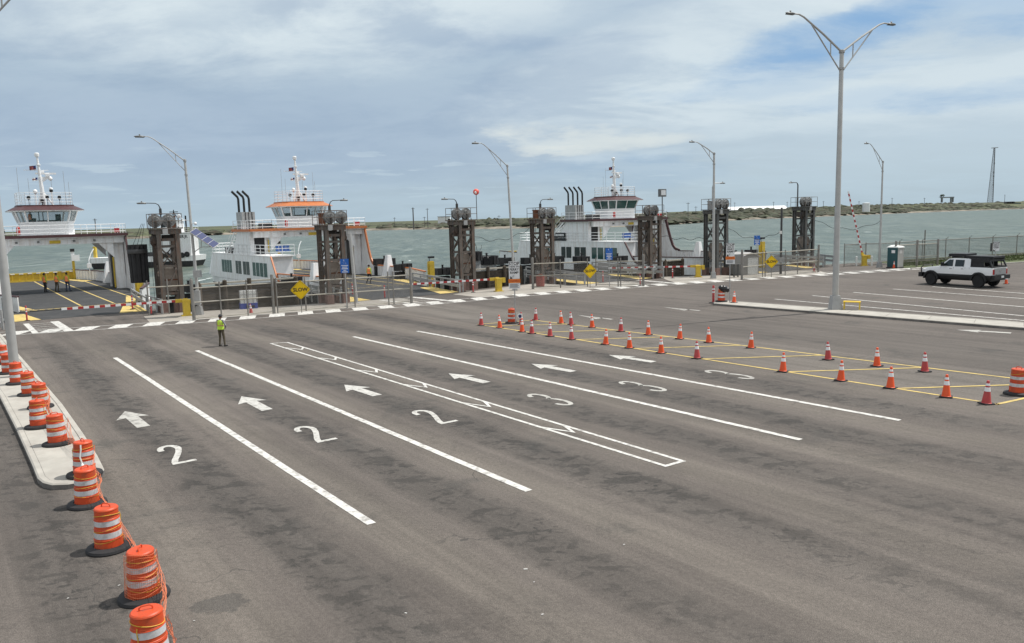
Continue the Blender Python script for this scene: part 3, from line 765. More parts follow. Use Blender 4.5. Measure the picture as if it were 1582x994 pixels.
x,y=g(1114.5,466.3,.138); dB=place(copy_tree(drum0),x,y,.138,rz=1.3,label='orange drum on the median island tip with a black bag slumped over it')
x,y=g(1572,609.5); place(copy_tree(drum0),x,y,0,rz=2.1,label='orange drum alone at the right picture edge, closing the yellow box')
bg_=MB(); 
for c,r,s in (((.12,-.12,.86),.26,(1.1,.8,.9)),((.34,-.10,.80),.2,(1.2,.7,.8)),((-.08,-.16,.96),.17,(1,.8,.9))): bg_.ball(c,r,12,8,sc=s)
bo=bg_.build('black_bag','bag_black',None,loc=(x,y,0)); bo.location=dB.location+Vector((.0,0,.02)); tag(bo,'crumpled black plastic bag draped over the drum on the median island','bag')
dsp=bo.modifiers.new('d','DISPLACE'); tx=bpy.data.textures.new('crumple','CLOUDS'); tx.noise_scale=.12; dsp.texture=tx; dsp.strength=.12
# orange plastic net strung along the drums
def net(p0,p1,z0,z1,seed,sag,side,ncell=.105):
    r=random.Random(seed); m=MB(); p0=Vector(p0);p1=Vector(p1); d=(p1-p0); L_=d.length; d.normalize(); nr=Vector((d.y,-d.x,0)).normalized()*side
    nx=int(L_/ncell); ny=8
    def pt(i,j):
        t=i/nx; k=j/ny; s_=sag*math.sin(math.pi*t)**.8
        top=z0+(z1-z0)*t+.72-s_; bot=z0+(z1-z0)*t+.05+.03*math.sin(9*t+seed)
        b=p0.lerp(p1,t); off=nr*(.25+.05*math.sin(math.pi*t)*(1-k)+.05*math.sin(7*t+3*k+seed))
        return Vector((b.x,b.y,bot+(top-bot)*k))+off+Vector((noise.noise(Vector((t*6,k*4,seed)))*.06,noise.noise(Vector((t*6,k*4,seed+9)))*.06,noise.noise(Vector((t*6,k*4,seed+5)))*.05))
    G=[[pt(i,j) for j in range(ny+1)] for i in range(nx+1)]
    for j in range(ny+1): m.path([G[i][j] for i in range(nx+1)],.0034,3)
    for i in range(nx+1): m.path(G[i],.0028,3)
    return m
nl=['orange plastic net hanging off the bottom-edge drum toward the second drum','orange plastic net slumped between the second and third drums on asphalt','orange plastic net between the third drum and the drum before the island nose','orange plastic net from the drum before the nose up onto the kerb island','orange plastic net sagging over the kerb island nose','orange plastic net between the second and third drums of the kerb island','orange plastic net at the middle drums of the kerb island','orange plastic net between the drums nearest the lamp post']
for i,lb in enumerate(nl):
    a,b_=DR[i],DR[i+1]
    m=net((a.x,a.y,0),(b_.x,b_.y,0),a.z,b_.z,i,(.46,.52,.48,.4,.35,.28,.22,.15)[i],1 if i<4 else 1)
    tag(m.build('safety_net','net_orange',smooth=0),lb,'safety net','orange nets strung along the drums')
# a wrap of net round the second drum
wm_=MB(); c=DR[1]
NN=26
for j in range(12):
    z=.08+j*.068; rr=.295-.05*z
    wm_.path([(c.x+math.cos(-2.7+2.9*i/NN)*rr,c.y+math.sin(-2.7+2.9*i/NN)*rr,z+.03*math.sin(i*.3+j)) for i in range(NN+1)],.0032,3)
for i in range(NN+1):
    a=-2.7+2.9*i/NN
    wm_.path([(c.x+math.cos(a+.02*j)*(.295-.05*(.08+j*.068)),c.y+math.sin(a+.02*j)*(.295-.05*(.08+j*.068)),.08+j*.068+.03*math.sin(i*.3+j)) for j in range(12)],.0026,3)
tag(wm_.build('safety_net','net_orange',smooth=0),'orange plastic net wrapped tightly round the second drum','safety net','orange nets strung along the drums')
# ---- cones
def make_cone(body):
    t=thing('traffic_cone','cone','traffic cone')
    b=MB(); b.prism([(-.23,-.19),(-.19,-.23),(.19,-.23),(.23,-.19),(.23,.19),(.19,.23),(-.19,.23),(-.23,.19)],0,.05); b.build('rubber_base','black_rubber',t)
    c=MB(); c.lathe([(.185,.05),(.165,.07),(.055,.86),(.05,.90),(.03,.92),(0,.92)],n=18); c.build('cone_body',body,t)
    for z0,z1 in ((.50,.66),(.72,.81)):
        s=MB(); f=lambda z:.165+(.055-.165)*(z-.07)/.79+.003
        s.lathe([(f(z0)-.006,z0),(f(z0),z0),(f(z1),z1),(f(z1)-.006,z1)],n=18); s.build('reflective_collar','white_clean',t)
    return t
coneA=make_cone('orange_cone'); coneF=make_cone('faded_cone'); used={'A':0,'F':0}
def cone(u,v,kind,label,group=None,s=1.0):
    s*=.82
    src=coneA if kind=='A' else coneF
    o=src if not used[kind] else copy_tree(src); used[kind]=1
    x,y=g(u,v); place(o,x,y,0,rz=.6+random.uniform(-.5,.5),label=label); o.scale=(s,s,s)
    if group: o['group']=group
    elif 'group' in o: del o['group']
    o.rotation_euler=(R(random.uniform(-3.5,3.5)),R(random.uniform(-3.5,3.5)),o.rotation_euler[2])
    return o
near=[(743.4,502.8,'F'),(772.3,506.9,'A'),(806.5,513,'A'),(821.7,515.8,'F'),(849.7,520,'F'),(883,524.9,'F'),(935.7,532.4,'A'),(972.6,538,'A'),(1021.5,545.8,'A'),(1077,554.2,'F'),(1209.5,574.6,'A'),(1299,588.5,'A'),(1375.5,600,'A'),(1461.6,613.8,'A'),(1523.7,624.2,'F')]
far=[(827.6,494.8,'F'),(867.2,499.8,'A'),(882.7,502,'F'),(915,506.2,'A'),(959,512.4,'F'),(1001.5,517.6,'A'),(1050,524,'A'),(1095,529.6,'A'),(1160,537.8,'A'),(1279.5,556,'F'),(1354.7,566,'A'),(1428.6,574.5,'F')]
kw={'A':'bright orange','F':'faded red'}
for i,(u,v,k) in enumerate(near):
    w='leftmost' if i==0 else 'rightmost' if i==len(near)-1 else ORD[i]+' from the left'
    cone(u,v,k,'%s cone on the near edge of the yellow box, %s'%(kw[k],w),'cones round the yellow box')
for i,(u,v,k) in enumerate(far):
    w='leftmost' if i==0 else 'rightmost' if i==len(far)-1 else ORD[i]+' from the left'
    cone(u,v,k,'%s cone on the far edge of the yellow box, %s'%(kw[k],w),'cones round the yellow box')
sc_=cone(805.5,502.3,'F','faded red cone with a small round notice fixed to it, beside the stop sign drum','cones round the yellow box')
m=MB(); m.lathe([(0,-.012),(.19,-.012),(.19,.012),(0,.012)],c=(-.10,-.12,.66),axis='y',n=20); nd=m.build('round_notice','sign_white',sc_); nd.rotation_euler=(0,0,0); sc_.rotation_euler=(0,0,.1)
m=MB(); m.extr([(-.13+-.10,-.136,.66),(-.04-.10,-.136,.52),(.03-.10,-.136,.52),(.13-.10,-.136,.66),(.06-.1,-.136,.75),(-.06-.1,-.136,.75)],(0,-.004,0)); m.build('dark_emblem','ink_blue',sc_)
o=cone(1134,468.6,'A','bright orange cone on the median island tip beside the stop sign post'); o.location.z=.138; x,y=g(1134,467.6,.138); o.location.x=x; o.location.y=y
cone(1257.5,420.5,'F','small faded red cone at the foot of the farthest pipe gate',s=.95)
cone(1381,414.6,'A','bright orange cone standing in front of the portable toilet')
cone(1554.5,439,'A','bright orange cone tucked behind the white pickup truck',s=.9)
cone(388,485.2,'F','faded red cone beside the blue-based bin behind the pipe gate',s=.95)
# ---- delineator posts
def make_post():
    t=thing('delineator_post','post','marker post')
    b=MB(); b.lathe([(.2,0),(.2,.03),(.08,.06)],n=14); b.build('rubber_base','black_rubber',t)
    c=MB(); c.lathe([(.055,.04),(.05,1.02),(.04,1.06),(0,1.07)],n=12); c.build('tube','faded_cone',t)
    for z in (.62,.80): s=MB(); s.lathe([(.05,z),(.056,z),(.056,z+.09),(.05,z+.09)],n=12); s.build('reflective_band','white_clean',t)
    return t
p0=make_post(); first=True
for u,v,z,lb in ((42,496,0,'orange marker post at the yellow left corner of the leftmost ramp'),(28,482,.2,'orange marker post on the leftmost ramp beside the ferry rail'),(205,478,.1,'orange marker post behind the lowered boom of the leftmost ramp'),(234,486,0,'orange marker post at the foot of the leftmost lift tower'),
    (594.5,461,.0,'striped orange marker post at the left of the ramp to the orange-trimmed ferry'),(545,458,0,'orange marker post behind the pipe gate near the blue parking sign post'),(731,452,0,'orange marker post at the right end of the middle ramp by the lift tower'),(671,444,0,'orange marker post beside the yellow box post on the middle ramp'),(989,442,0,'fat orange marker post on black base at the end of the second pipe gate'),(931.5,436.5,0,'orange marker post beyond the second yellow warning diamond'),(1039,430,0,'orange marker post behind the third lowered boom'),(1287.5,411,0,'red marker post at the end of the far guard rail beside the water'),(1102,468.5,0,'orange striped marker post at the very tip of the median island')):
    o=p0 if first else copy_tree(p0); first=False; x,y=g(u,v,z); place(o,x,y,z,label=lb,group='orange marker posts at the ramps')
    if u==1102: o.scale=(1.5,1.5,1.15)
# ================================================================ LAMP POSTS
def lamp_head(t,tip,d):
    d=Vector(d).normalized(); m=MB(); m.ball((0,0,0),.5,10,6,sc=(.75,.27,.13)); m.box((0,0,-.055),(.55,.22,.03)); m.lathe([(.04,.05),(.05,.13),(.03,.15),(0,.15)],n=8)
    o=m.build('lamp_head','lamp_head',t); o.location=Vector(tip)+d*.28; o.rotation_euler=(0,0,math.atan2(d.y,d.x)); return o
def truss_arm(t,zt,d,out,rise,r=.04):
    d=Vector((d[0],d[1],0)).normalized(); m=MB(); a=Vector((0,0,zt-.1)); e=d*out+Vector((0,0,zt+rise))
    k=d*(out*.80)+Vector((0,0,zt+rise*.93)); up=[a,a.lerp(k,.5)+Vector((0,0,.05)),k,d*(out*.90)+Vector((0,0,zt+rise*1.0)),e]
    m.path(up,[r,r,r*.85,r*.75,r*.7],7)
    b=Vector((0,0,zt-1.05*out/3.1)); kk=a.lerp(k,.82)
    m.path([b,kk],r*.65,6); m.path([a.lerp(k,.30),b.lerp(kk,.36)],r*.55,6)
    m.build('bracket_arm','pole_grey',t); lamp_head(t,e,d)
def lamp_post(name,x,y,z,hgt,arms,label,group,r0=.12,r1=.075,base=True,tilt=None):
    t=thing('lamp_post',label,'lamp post',(x,y,z),0,group)
    m=MB(); m.lathe([(r0,0),(r1,hgt),(r1*.9,hgt+.03),(0,hgt+.06)],n=16); m.build('pole','pole_grey',t)
    if base: m=MB(); m.frust([(-.24,-.24),(.24,-.24),(.24,.24),(-.24,.24)],0,[(-.17,-.17),(.17,-.17),(.17,.17),(-.17,.17)],.62); m.build('pole_base','galv',t)
    m=MB(); m.lathe([(r1*1.4,hgt-.15),(r1*1.4,hgt-.02)],n=14); m.lathe([(r1*1.4,hgt-1.1),(r1*1.4,hgt-.98)],n=14); m.build('collar','galv',t)
    for d,out,rise in arms: truss_arm(t,hgt,d,out,rise,.038*(r1/.075))
    if tilt: t.rotation_euler=tilt
    return t
BX=(-CA,-SA)
G_='street lamp posts of the ferry landing'
x,y=g(1290,478,.13); big=lamp_post('x',x,y,.138,15.3,[((-.9,-.43),3.8,1.75),((.9,.43),3.8,1.8)],'tall twin-armed lamp post on the median island',G_,.19,.12)
big_base=[c for c in big.children if c.name.startswith('pole_base')][0]; big_base.scale=(1.35,1.35,1.35)
x,y=g(24,582,.13); lamp_post('x',x,y,.138,15.3,[((.97,.25),4.1,2.0),((-.97,-.25),4.1,2.0)],'thick lamp post on the kerb island cut by the left picture edge',G_,.19,.12,base=False)
x,y=g(308.5,486.5); L2=lamp_post('x',x,y,0,10.8,[(BX,2.45,1.5)],'leaning-armed lamp post carrying a solar panel and a camera',G_,tilt=(0,R(-1.0),0))
x,y=g(795.5,449); lamp_post('x',x,y,0,10.65,[(BX,2.8,1.8)],'slightly leaning lamp post behind the nearer stop sign',G_,tilt=(0,R(-2.0),0))
x,y=g(1102,430.5); lamp_post('x',x,y,0,11.7,[(BX,2.75,.9)],'lamp post in front of the lift tower beside the grey shed',G_,.15,.09)
x,y=g(1358.5,413.5); lamp_post('x',x,y,0,11.0,[(BX,2.9,1.7)],'lamp post beside the portable toilet, farthest right',G_)
# equipment on the solar lamp post
m=MB(); m.box((0,0,0),(1.9,1.05,.05)); pan=m.build('solar_panel','galv',L2); pan.location=(.95,-.25,5.35); pan.rotation_euler=(R(18),R(38),R(8))
m=MB()
for i in range(4): m.box((-.7+i*.465,0,.030),(.43,.98,.012))
cl=m.build('solar_cells','solar_cell',pan)
m=MB(); m.path([(0,0,4.4),(.6,-.1,4.75),(1.4,-.3,4.75)],.03); m.path([(0,0,5.6),(.5,-.2,5.6)],.03); m.path([(.6,-.1,4.75),(.7,-.2,5.4)],.025); m.build('panel_bracket','galv',L2)
m=MB(); m.ball((-.75,-.1,6.95),.13,10,8); m.path([(0,0,6.6),(-.5,0,6.7),(-.75,-.1,6.95)],.025); m.ball((.35,-.1,6.4),.11,10,8); m.path([(0,0,6.4),(.35,-.1,6.45)],.025); m.build('security_camera','white_clean',L2)
m=MB(); m.box((0,-.25,1.25),(.5,.28,1.0)); m.build('control_cabinet','galv',L2)
m=MB(); m.box((.2,-.2,2.9),(.5,.3,.5)); m.build('battery_box','galv',L2)
# ================================================================ LIFT TOWERS
def lift_tower(b,a,H,side,label,steel='tower_steel',rz=DOCK,w=1.28,dp=1.4,lamp='arm',box=True):
    """side=+1: sheaves on the left of the top"""
    x,y=P(b,a); t=thing('lift_tower',label,'lift tower',(x,y,0),rz,'ramp lift towers')
    m=MB()
    for sx in(-1,1):
        for sy in(-1,1):
            X_,Y_=sx*w/2,sy*dp/2; fl=.31; wb=.05
            m.b2(X_-fl/2,X_+fl/2,Y_-fl/2,Y_-fl/2+wb,.7,H-.55); m.b2(X_-fl/2,X_+fl/2,Y_+fl/2-wb,Y_+fl/2,.7,H-.55); m.b2(X_-wb/2,X_+wb/2,Y_-fl/2+wb,Y_+fl/2-wb,.7,H-.55)
    m.build('column',steel,t)
    p=MB()
    for sx in(-1,1):
        for sy in(-1,1): p.b2(sx*w/2-.26,sx*w/2+.26,sy*dp/2-.26,sy*dp/2+.26,-3,.7)
    p.build('pedestal','pedestal',t)
    m=MB()
    for z in (1.35,3.35,H-1.45):
        for sy in(-1,1): m.bar((-w/2+.17,sy*dp/2,z),(w/2-.17,sy*dp/2,z),.12,.16)
        for sx in(-1,1): m.bar((sx*w/2,-dp/2+.17,z),(sx*w/2,dp/2-.17,z),.12,.16)
    for sy in(-1,1):
        m.bar((-w/2+.1,sy*dp/2-.06,1.45),(w/2-.1,sy*dp/2-.06,3.25),.10,.10); m.bar((w/2-.1,sy*dp/2+.05,3.45),(-w/2+.1,sy*dp/2+.05,H-1.55),.10,.10)
        m.bar((-w/2+.1,sy*dp/2+.05,3.45),(w/2-.1,sy*dp/2+.02,H-1.55),.07,.07)
    for sx in(-1,1):
        m.bar((sx*w/2,-dp/2+.1,1.45),(sx*w/2,dp/2-.1,3.25),.10); m.bar((sx*w/2,dp/2-.1,3.45),(sx*w/2,-dp/2+.1,H-1.55),.10)
    m.build('bracing',steel,t)
    m=MB(); m.b2(-w/2-.3,w/2+.3,-dp/2-.15,-dp/2+.08,H-.55,H-.18); m.b2(-w/2-.3,w/2+.3,dp/2-.08,dp/2+.15,H-.55,H-.18); m.b2(-w/2-.25,-w/2+.05,-dp/2+.09,dp/2-.09,H-.52,H-.2); m.b2(w/2-.05,w/2+.25,-dp/2+.09,dp/2-.09,H-.52,H-.2); m.b2(-w/2+.2,w/2-.2,-dp/2-.10,-dp/2+.06,H-1.05,H-.85)
    m.b2(-w/2-.4,w/2+.4,-dp/2-.3,dp/2+.3,H-.17,H-.09); m.build('platform',steel,t)
    m=MB()  # grimy machinery under the platform
    m.box((-side*(w/2+.15),-.2,H-.95),(.5,.9,.55)); m.lathe([(0,-.12),(.3,-.12),(.3,.12),(0,.12)],c=(-side*(w/2+.2),-.4,H-1.15),axis='y',n=14); m.box((.1*side,-.1,H-.8),(.7,.6,.4)); m.build('winch','tower_dark',t)
    for k in(0,1):
        cx=-side*(w/2-.12-k*.92)+(-side*.22)
        s=MB(); s.lathe([(0,-.19),(.30,-.19),(.33,-.16),(.47,-.16),(.47,-.10),(.38,-.06),(.38,.06),(.47,.10),(.47,.16),(.33,.16),(.30,.19),(0,.19)],c=(cx,-dp/2+.25,H+.42),axis='y',n=26)
        for q in range(6):
            an=q*math.pi/3+.3; s.bar((cx+math.cos(an)*.07,-dp/2+.04,H+.42+math.sin(an)*.07),(cx+math.cos(an)*.32,-dp/2+.045,H+.42+math.sin(an)*.32),.05,.04)
        s.build('cable_sheave','sheave',t)
        h=MB(); h.b2(cx-.06,cx+.06,-dp/2-.03,-dp/2+.52,H-.09,H+.40); h.build('sheave_bracket','tower_dark',t)
    m=MB(); zr=H-.09
    x0,x1,y0,y1=-w/2-.36,w/2+.36,-dp/2-.26,dp/2+.26
    for z in (.5,1.02):
        for p_,q_ in (((x0,y0),(x1,y0)),((x1,y0),(x1,y1)),((x1,y1),(x0,y1)),((x0,y1),(x0,y0))): m.tube((*p_,zr+z),(*q_,zr+z),.022,n=6)
    for px_,py_ in ((x0,y0),(x1,y0),(x1,y1),(x0,y1),((x0+x1)/2,y0),((x0+x1)/2,y1),(x0,(y0+y1)/2),(x1,(y0+y1)/2)): m.tube((px_,py_,zr),(px_,py_,zr+1.02),.024,n=6)
    m.build('guard_rail','fence_steel' if steel!='tower_steel' else 'tower_steel',t)
    # counterweight hanging inside
    m=MB(); oc=[]; cw,ch=w-.28,1.7; zc=2.35
    for cx,cz in ((-.32,-.5),(.32,-.5),(.5,-.28),(.5,.28),(.32,.5),(-.32,.5),(-.5,.28),(-.5,-.28)): oc.append((cx*cw,-.45,zc+cz*ch))
    m.extr(oc,(0,.9,0)); m.build('counterweight','weight_concrete',t)
    m=MB(); m.bar((-cw/2,-.48,zc),(cw/2,-.48,zc),.04,.09); m.build('counterweight_strap','rust',t)
    m=MB()
    for dx in(-.25,.25): m.tube((dx,0,zc+ch/2),(dx,0,H-.6),.015,n=5)
    for dx in (0,.12): m.tube((-side*(w/2+.45)-side*dx,-dp/2+.25,H+.35),(-side*(w/2+.45)-side*dx,-dp/2+.1,.9),.014,n=5)
    m.build('lift_cable','dark_steel',t)
    if box:
        m=MB(); m.box((side*(w/2-.1),.2,H+.30),(.42,.42,.75)); m.box((side*(w/2-.1),.2,H+.72),(.5,.5,.08)); m.build('motor_box','rust' if steel=='tower_steel' else 'galv',t)
    m=MB(); m.box((side*.1-.3,-dp/2-.25,H-.35),(.36,.16,.4)); m.build('junction_box','galv',t)
    # ladder down the side
    m=MB(); lx=side*(w/2+.28)
    for yy in(-.2,.2): m.tube((lx,yy,.3),(lx,yy,H),.02,n=5)
    for k in range(18): m.tube((lx,-.2,.5+k*.3),(lx,.2,.5+k*.3),.013,n=5)
    m.build('ladder',steel,t)
    if lamp=='arm':
        lx=-side*.55 if side>0 else .1
        m=MB(); sx=-side; px=-side*(w/2-.65) if side>0 else side*(-.0)
        px=-.1 if side>0 else .25
        m.path([(px,.5,H-.1),(px,.5,H+1.35),(px+sx*.10,.5,H+1.6),(px+sx*.3,.5,H+1.72),(px+sx*.95,.5,H+1.74)],[.05,.05,.035,.03,.03],7); m.box((px,.5,H+1.1),(.16,.16,.45)); m.build('lamp_arm','dark_steel',t); lamp_head(t,(px+sx*.95,.5,H+1.74),(sx,0,0))
    elif lamp=='flood':
        m=MB(); m.tube((w/2+.3,-.8,H-.1),(w/2+.3,-.8,H+1.75),.05,n=7); m.build('lamp_arm','dark_steel',t)
        m=MB(); m.box((w/2+.3,-.8,H+2.1),(.85,.3,.75)); f=m.build('lamp_head','lamp_head',t); m=MB(); m.box((w/2+.3,-.96,H+2.12),(.62,.03,.48)); m.build('lens','plate_white',t)
    elif lamp=='grey':
        px=.05; m=MB(); m.path([(px,.5,H-.1),(px,.5,H+2.1),(px+.12,.5,H+2.4),(px+.4,.5,H+2.5),(px+1.25,.5,H+2.52)],[.06,.06,.045,.04,.04],7); m.build('lamp_arm','pole_grey',t); lamp_head(t,(px+1.25,.5,H+2.52),(1,0,0))
    elif lamp=='tallarm':
        px=-w/2-.2; m=MB(); m.path([(px,.2,H-.1),(px,.2,H+2.3),(px-.12,.2,H+2.5),(px-.3,.2,H+2.56),(px-1.0,.2,H+2.56)],[.07,.07,.045,.04,.04],7); m.build('lamp_arm','dark_steel',t); lamp_head(t,(px-1.0,.2,H+2.56),(-1,0,0))
        m=MB()
        for yy in(0,.25): m.tube((px-.35,yy,2.4),(px-.35,yy,H+.9),.02,n=5)
        m.box((px-.35,.1,2.4),(.5,.5,.05)); m.build('access_ladder','tower_grey',t)
    return t
T=[]
T.append(lift_tower(13.4,62.5,6.25,1,'rusty lift tower at the right of the leftmost ramp, hung with a black bundle'))
T.append(lift_tower(24.4,58.05,6.2,-1,'brown steel lift tower just left of the orange-trimmed ferry leg, behind the first diamond sign','tower_steel'))
T.append(lift_tower(37.2,59.4,6.25,1,'rusty lift tower with a red and white ball on its mast'))
T.append(lift_tower(46.4,59.75,6.15,-1,'brown lift tower in front of the left part of the white ferry house','tower_steel'))
T.append(lift_tower(57.2,56.2,6.15,1,'brown lift tower with a square floodlight on its top','tower_steel',lamp='flood'))
T.append(lift_tower(63.0,52.75,6.6,-1,'grey lift tower behind a lamp post, left of the grey shed','tower_grey',lamp='grey',w=1.4))
T.append(lift_tower(79.2,53.8,6.7,1,'grey lift tower standing alone at the far right ramp','tower_grey',lamp='tallarm',w=1.45))
# ball on the mast of the third tower
m=MB(); m.tube((1.25,-.6,6.2),(1.25,-.6,8.3),.03,n=6); m.build('ball_mast','dark_steel',T[2])
m=MB(); m.ball((1.25,-.6,8.55),.27,14,10); m.build('marker_ball','ball_red',T[2])
m=MB(); m.ball((1.12,-.75,8.50),.13,10,8,sc=(1,.7,1)); m.build('marker_patch','white_clean',T[2])
# black rubber bundle hung at the first tower
x,y=P(11.6,63.5); m=MB()
for i in range(11):
    a=i*2*math.pi/11; m.tube((math.cos(a)*.48,math.sin(a)*.4,2.2),(math.cos(a)*.52,math.sin(a)*.42,5.0),.17,n=7)
m.lathe([(.45,2.3),(.45,4.9)],n=16)
t=thing('rubber_fender','black rubber fender bundle hung beside the leftmost lift tower','fender',(x,y,0),DOCK); m.build('rubber_roll','black_rubber',t)
m=MB(); m.lathe([(.68,4.35),(.70,4.4),(.70,4.6),(.68,4.65)],n=18); m.build('binding','dark_steel',t)
m=MB()
for dx in(-.3,0,.3): m.tube((dx,0,4.9),(dx*.3+.35,-.9,6.5),.016,n=5)
m.build('sling','dark_steel',t)
# ================================================================ FENCES, GATES, BARRIERS
def chain(m,p,q,z0,z1,sp=.11,r=.0055):
    p=Vector((p[0],p[1],0));q=Vector((q[0],q[1],0)); d=q-p; L_=d.length; d.normalize(); Hh=z1-z0
    k=int((L_+Hh)/sp)
    for s in(0,1):
        for i in range(k):
            t0=i*sp-Hh; a0=max(t0,0); a1=min(t0+Hh,L_)
            if a1-a0<.05: continue
            za,zb=z0+(a0-t0),z0+(a1-t0)
            if s: za,zb=z1-(a0-t0),z1-(a1-t0)
            A=p+d*a0+Vector((0,0,za)); B=p+d*a1+Vector((0,0,zb)); m.tube(A,B,r,n=3,caps=False)
def gate(pts,zs,label,post_h=2.45,posts=None,r=.05,mesh=True,cat='gate',name='pipe_gate',heavy=(0,),rail='rail_pale',z0=.12):
    t=thing(name,label,cat,(*pts[0],0)); o=Vector((*pts[0],0)); Q=[Vector((*p,0))-o for p in pts]
    for i,p in enumerate(Q):
        hv=i in heavy or (i-len(Q)) in heavy; m=MB(); rr=.11 if hv else r; hh=post_h+(.25 if hv else 0)
        m.lathe([(rr,0),(rr,hh),(rr*.8,hh+.05),(0,hh+.06)],c=p,n=10); m.build('post','fence_steel',t)
    for z in zs:
        m=MB(); m.path([p+Vector((0,0,z)) for p in Q],.042 if z>.3 else .035,8); m.build('rail',rail,t)
    if mesh:
        m=MB()
        for i in range(len(Q)-1): chain(m,Q[i],Q[i+1],z0,zs[0])
        m.build('chain_mesh','fence_steel',t,smooth=0)
    return t
def sub(a,b_,k): return [(a[0]+(b_[0]-a[0])*i/k,a[1]+(b_[1]-a[1])*i/k) for i in range(k+1)]
ga,gb,gc=g(300,495.5),g(423.5,485),g(636,469)
gate(sub(ga,gb,3),(2.15,1.2,.15),'pipe and chain-link gate left of the first yellow warning diamond',heavy=(0,-1))
gb2=(gb[0]+.25,gb[1]+.05)
gate([gb2]+[on(gb2,gc,k) for k in (.20,.5,.56,.82,.86,1)],(2.15,1.15,.15),'pipe and chain-link gate carrying the first yellow warning diamond, ending at a thick post',heavy=(-1,))
gd,ge,gf=g(823.5,447),g(912,441.5),g(994,442.5)
gate([gd,on(gd,g(908,443),.5),g(908,443)],(2.2,1.15,.15),'pipe and chain-link gate left of the second yellow warning diamond',heavy=(0,))
gate([g(921,450-8.0),g(955,443.3),g(959,443.0),gf],(2.2,1.15,.15),'pipe and chain-link gate right of the second yellow warning diamond',heavy=(-1,))
gate([g(1146,432.3),g(1178,428.5),g(1182,428),g(1213,426.2),g(1232,424),g(1264,421)],(2.3,1.15,.15),'pipe and chain-link gate carrying the farthest yellow warning diamond',heavy=(0,-1))
gate([g(1383,414.5),g(1416,412.5),g(1448,410.5)],(2.35,1.05),'open pipe gate beside the portable toilet',heavy=(0,1,-1),post_h=2.5)
# fence along the apron behind the first gate
gate([g(231,488),g(262,485.5),g(299,483)],(2.0,1.0),'short pipe fence between the leftmost lift tower and the solar lamp post',mesh=False,heavy=())
# perimeter fence by the water with barbed wire arms
fp=[g(1304,412.2),g(1337,409.8),(40.2,86.2),(43.4,88.2),(47.0,90.2),(50.6,91.9),(54.3,93.6),(58.0,95.1),(62,96.8),(66,98.4),(70,100),(74,101.5)]
t=gate(fp,(2.35,.1),'chain-link perimeter fence along the waterfront behind the truck',cat='fence',name='chain_link_fence',heavy=(),rail='fence_steel')
m=MB(); o=Vector((*fp[0],0))
for p in fp[3:]:
    q=Vector((*p,0))-o; m.tube(q+Vector((0,0,2.4)),q+Vector((.18,-.22,2.72)),.025,n=5)
m.build('barbed_wire_arm','fence_steel',t)
# quay guard rails at the ramps
def guard(pts,label,zs=(1.05,.6),beam=False,mname='galv'):
    t=thing('guard_rail',label,'guard rail',(*pts[0],0)); o=Vector((*pts[0],0)); Q=[Vector((*p,0))-o for p in pts]; 
    for i in range(len(Q)-1):
        nseg=max(1,int((Q[i+1]-Q[i]).length/1.5))
        for j in range(nseg+1): p=Q[i].lerp(Q[i+1],j/nseg); m=MB(); m.b2(p.x-.06,p.x+.06,p.y-.06,p.y+.06,-.4,zs[0]+.05); m.build('post',mname,t)
    m=MB()
    for z in zs:
        for i in range(len(Q)-1): m.bar(Q[i]+Vector((0,-.09,z)),Q[i+1]+Vector((0,-.09,z)),.06,.26 if beam else .08)
    m.build('rail_beam',mname,t)
guard([P(12.4,60.8),P(12.4,66)],'grey guard rail along the right side of the leftmost ramp')
guard([P(24.7,57.5),P(24.9,64)],'grey guard rail along the left side of the middle ramp')
guard([P(36.0,57.6),P(36.0,65)],'grey guard rail along the right side of the middle ramp by the ball tower')
guard([P(46.4,54.8),P(46.6,63)],'grey guard rail left of the empty ramp')
guard([P(56.6,53.8),P(56.4,63)],'grey beam guard rail beneath the third boom',beam=True)
guard([P(64,50.3),P(65,55)],'grey guard rail beside the grey shed')
guard([P(77.6,50.2),P(77.0,56)],'grey beam guard rail under the far right lift tower',beam=True)
guard([g(1262,408),g(1287,411.5)],'grey guard rail by the water left of the raised boom',beam=True)
# boom barriers
def boom(cab,tipuv,label,zb=1.05,up=None):
    cx,cy=g(*cab); tx_,ty_=g(tipuv[0],tipuv[1],zb) if up is None else (0,0)
    t=thing('boom_barrier',label,'boom barrier',(cx,cy,0)); t.scale=(1,.8,1); d=Vector((tx_-cx,ty_-cy,0)) if up is None else Vector((-1,-.2,0)); L_=d.length; an=math.atan2(d.y,d.x)
    t.rotation_euler=(0,0,an); cm='yellow_paint'
    m=MB(); m.b2(-.23,.23,-.28,.28,.02,1.05); m.b2(-.26,.26,-.32,.32,1.05,1.15); m.b2(-.36,.36,-.36,.36,0,.06); m.build('cabinet',cm,t)
    m=MB(); m.box((-.47,0,.95),(.28,.3,.42)); m.box((-.30,0,.95),(.2,.2,.2)); m.build('boom_counterweight',cm,t)
    if up is None: a=Vector((.2,-.42,zb)); e=Vector((L_,-.42,zb))
    else: a=Vector((.05,-.42,1.0)); e=a+Vector((up[0],0,up[1]))
    m=MB(); m.bar(a,a.lerp(e,.06),.22,.24); m.box((0,-.33,zb),(.3,.14,.3)); m.build('boom_bracket',cm,t)
    m=MB(); k=22 if up is None else 24
    for i in range(k):
        p,q_=a.lerp(e,.05+.95*i/k),a.lerp(e,.05+.95*(i+1)/k); m.bar(p,q_,.07,.15,m=i%2)
    m.build('boom_arm',['red_paint','white_clean'],t)
    return t
boom((289,488),(95,478.5),'red and white boom lowered across the leftmost ramp')
boom((770.5,450.5),(634,440),'red and white boom lowered across the middle ramp by the ball tower')
boom((1078.5,428.5),(940,414.8),'red and white boom lowered across the empty ramp beside the floodlight tower')
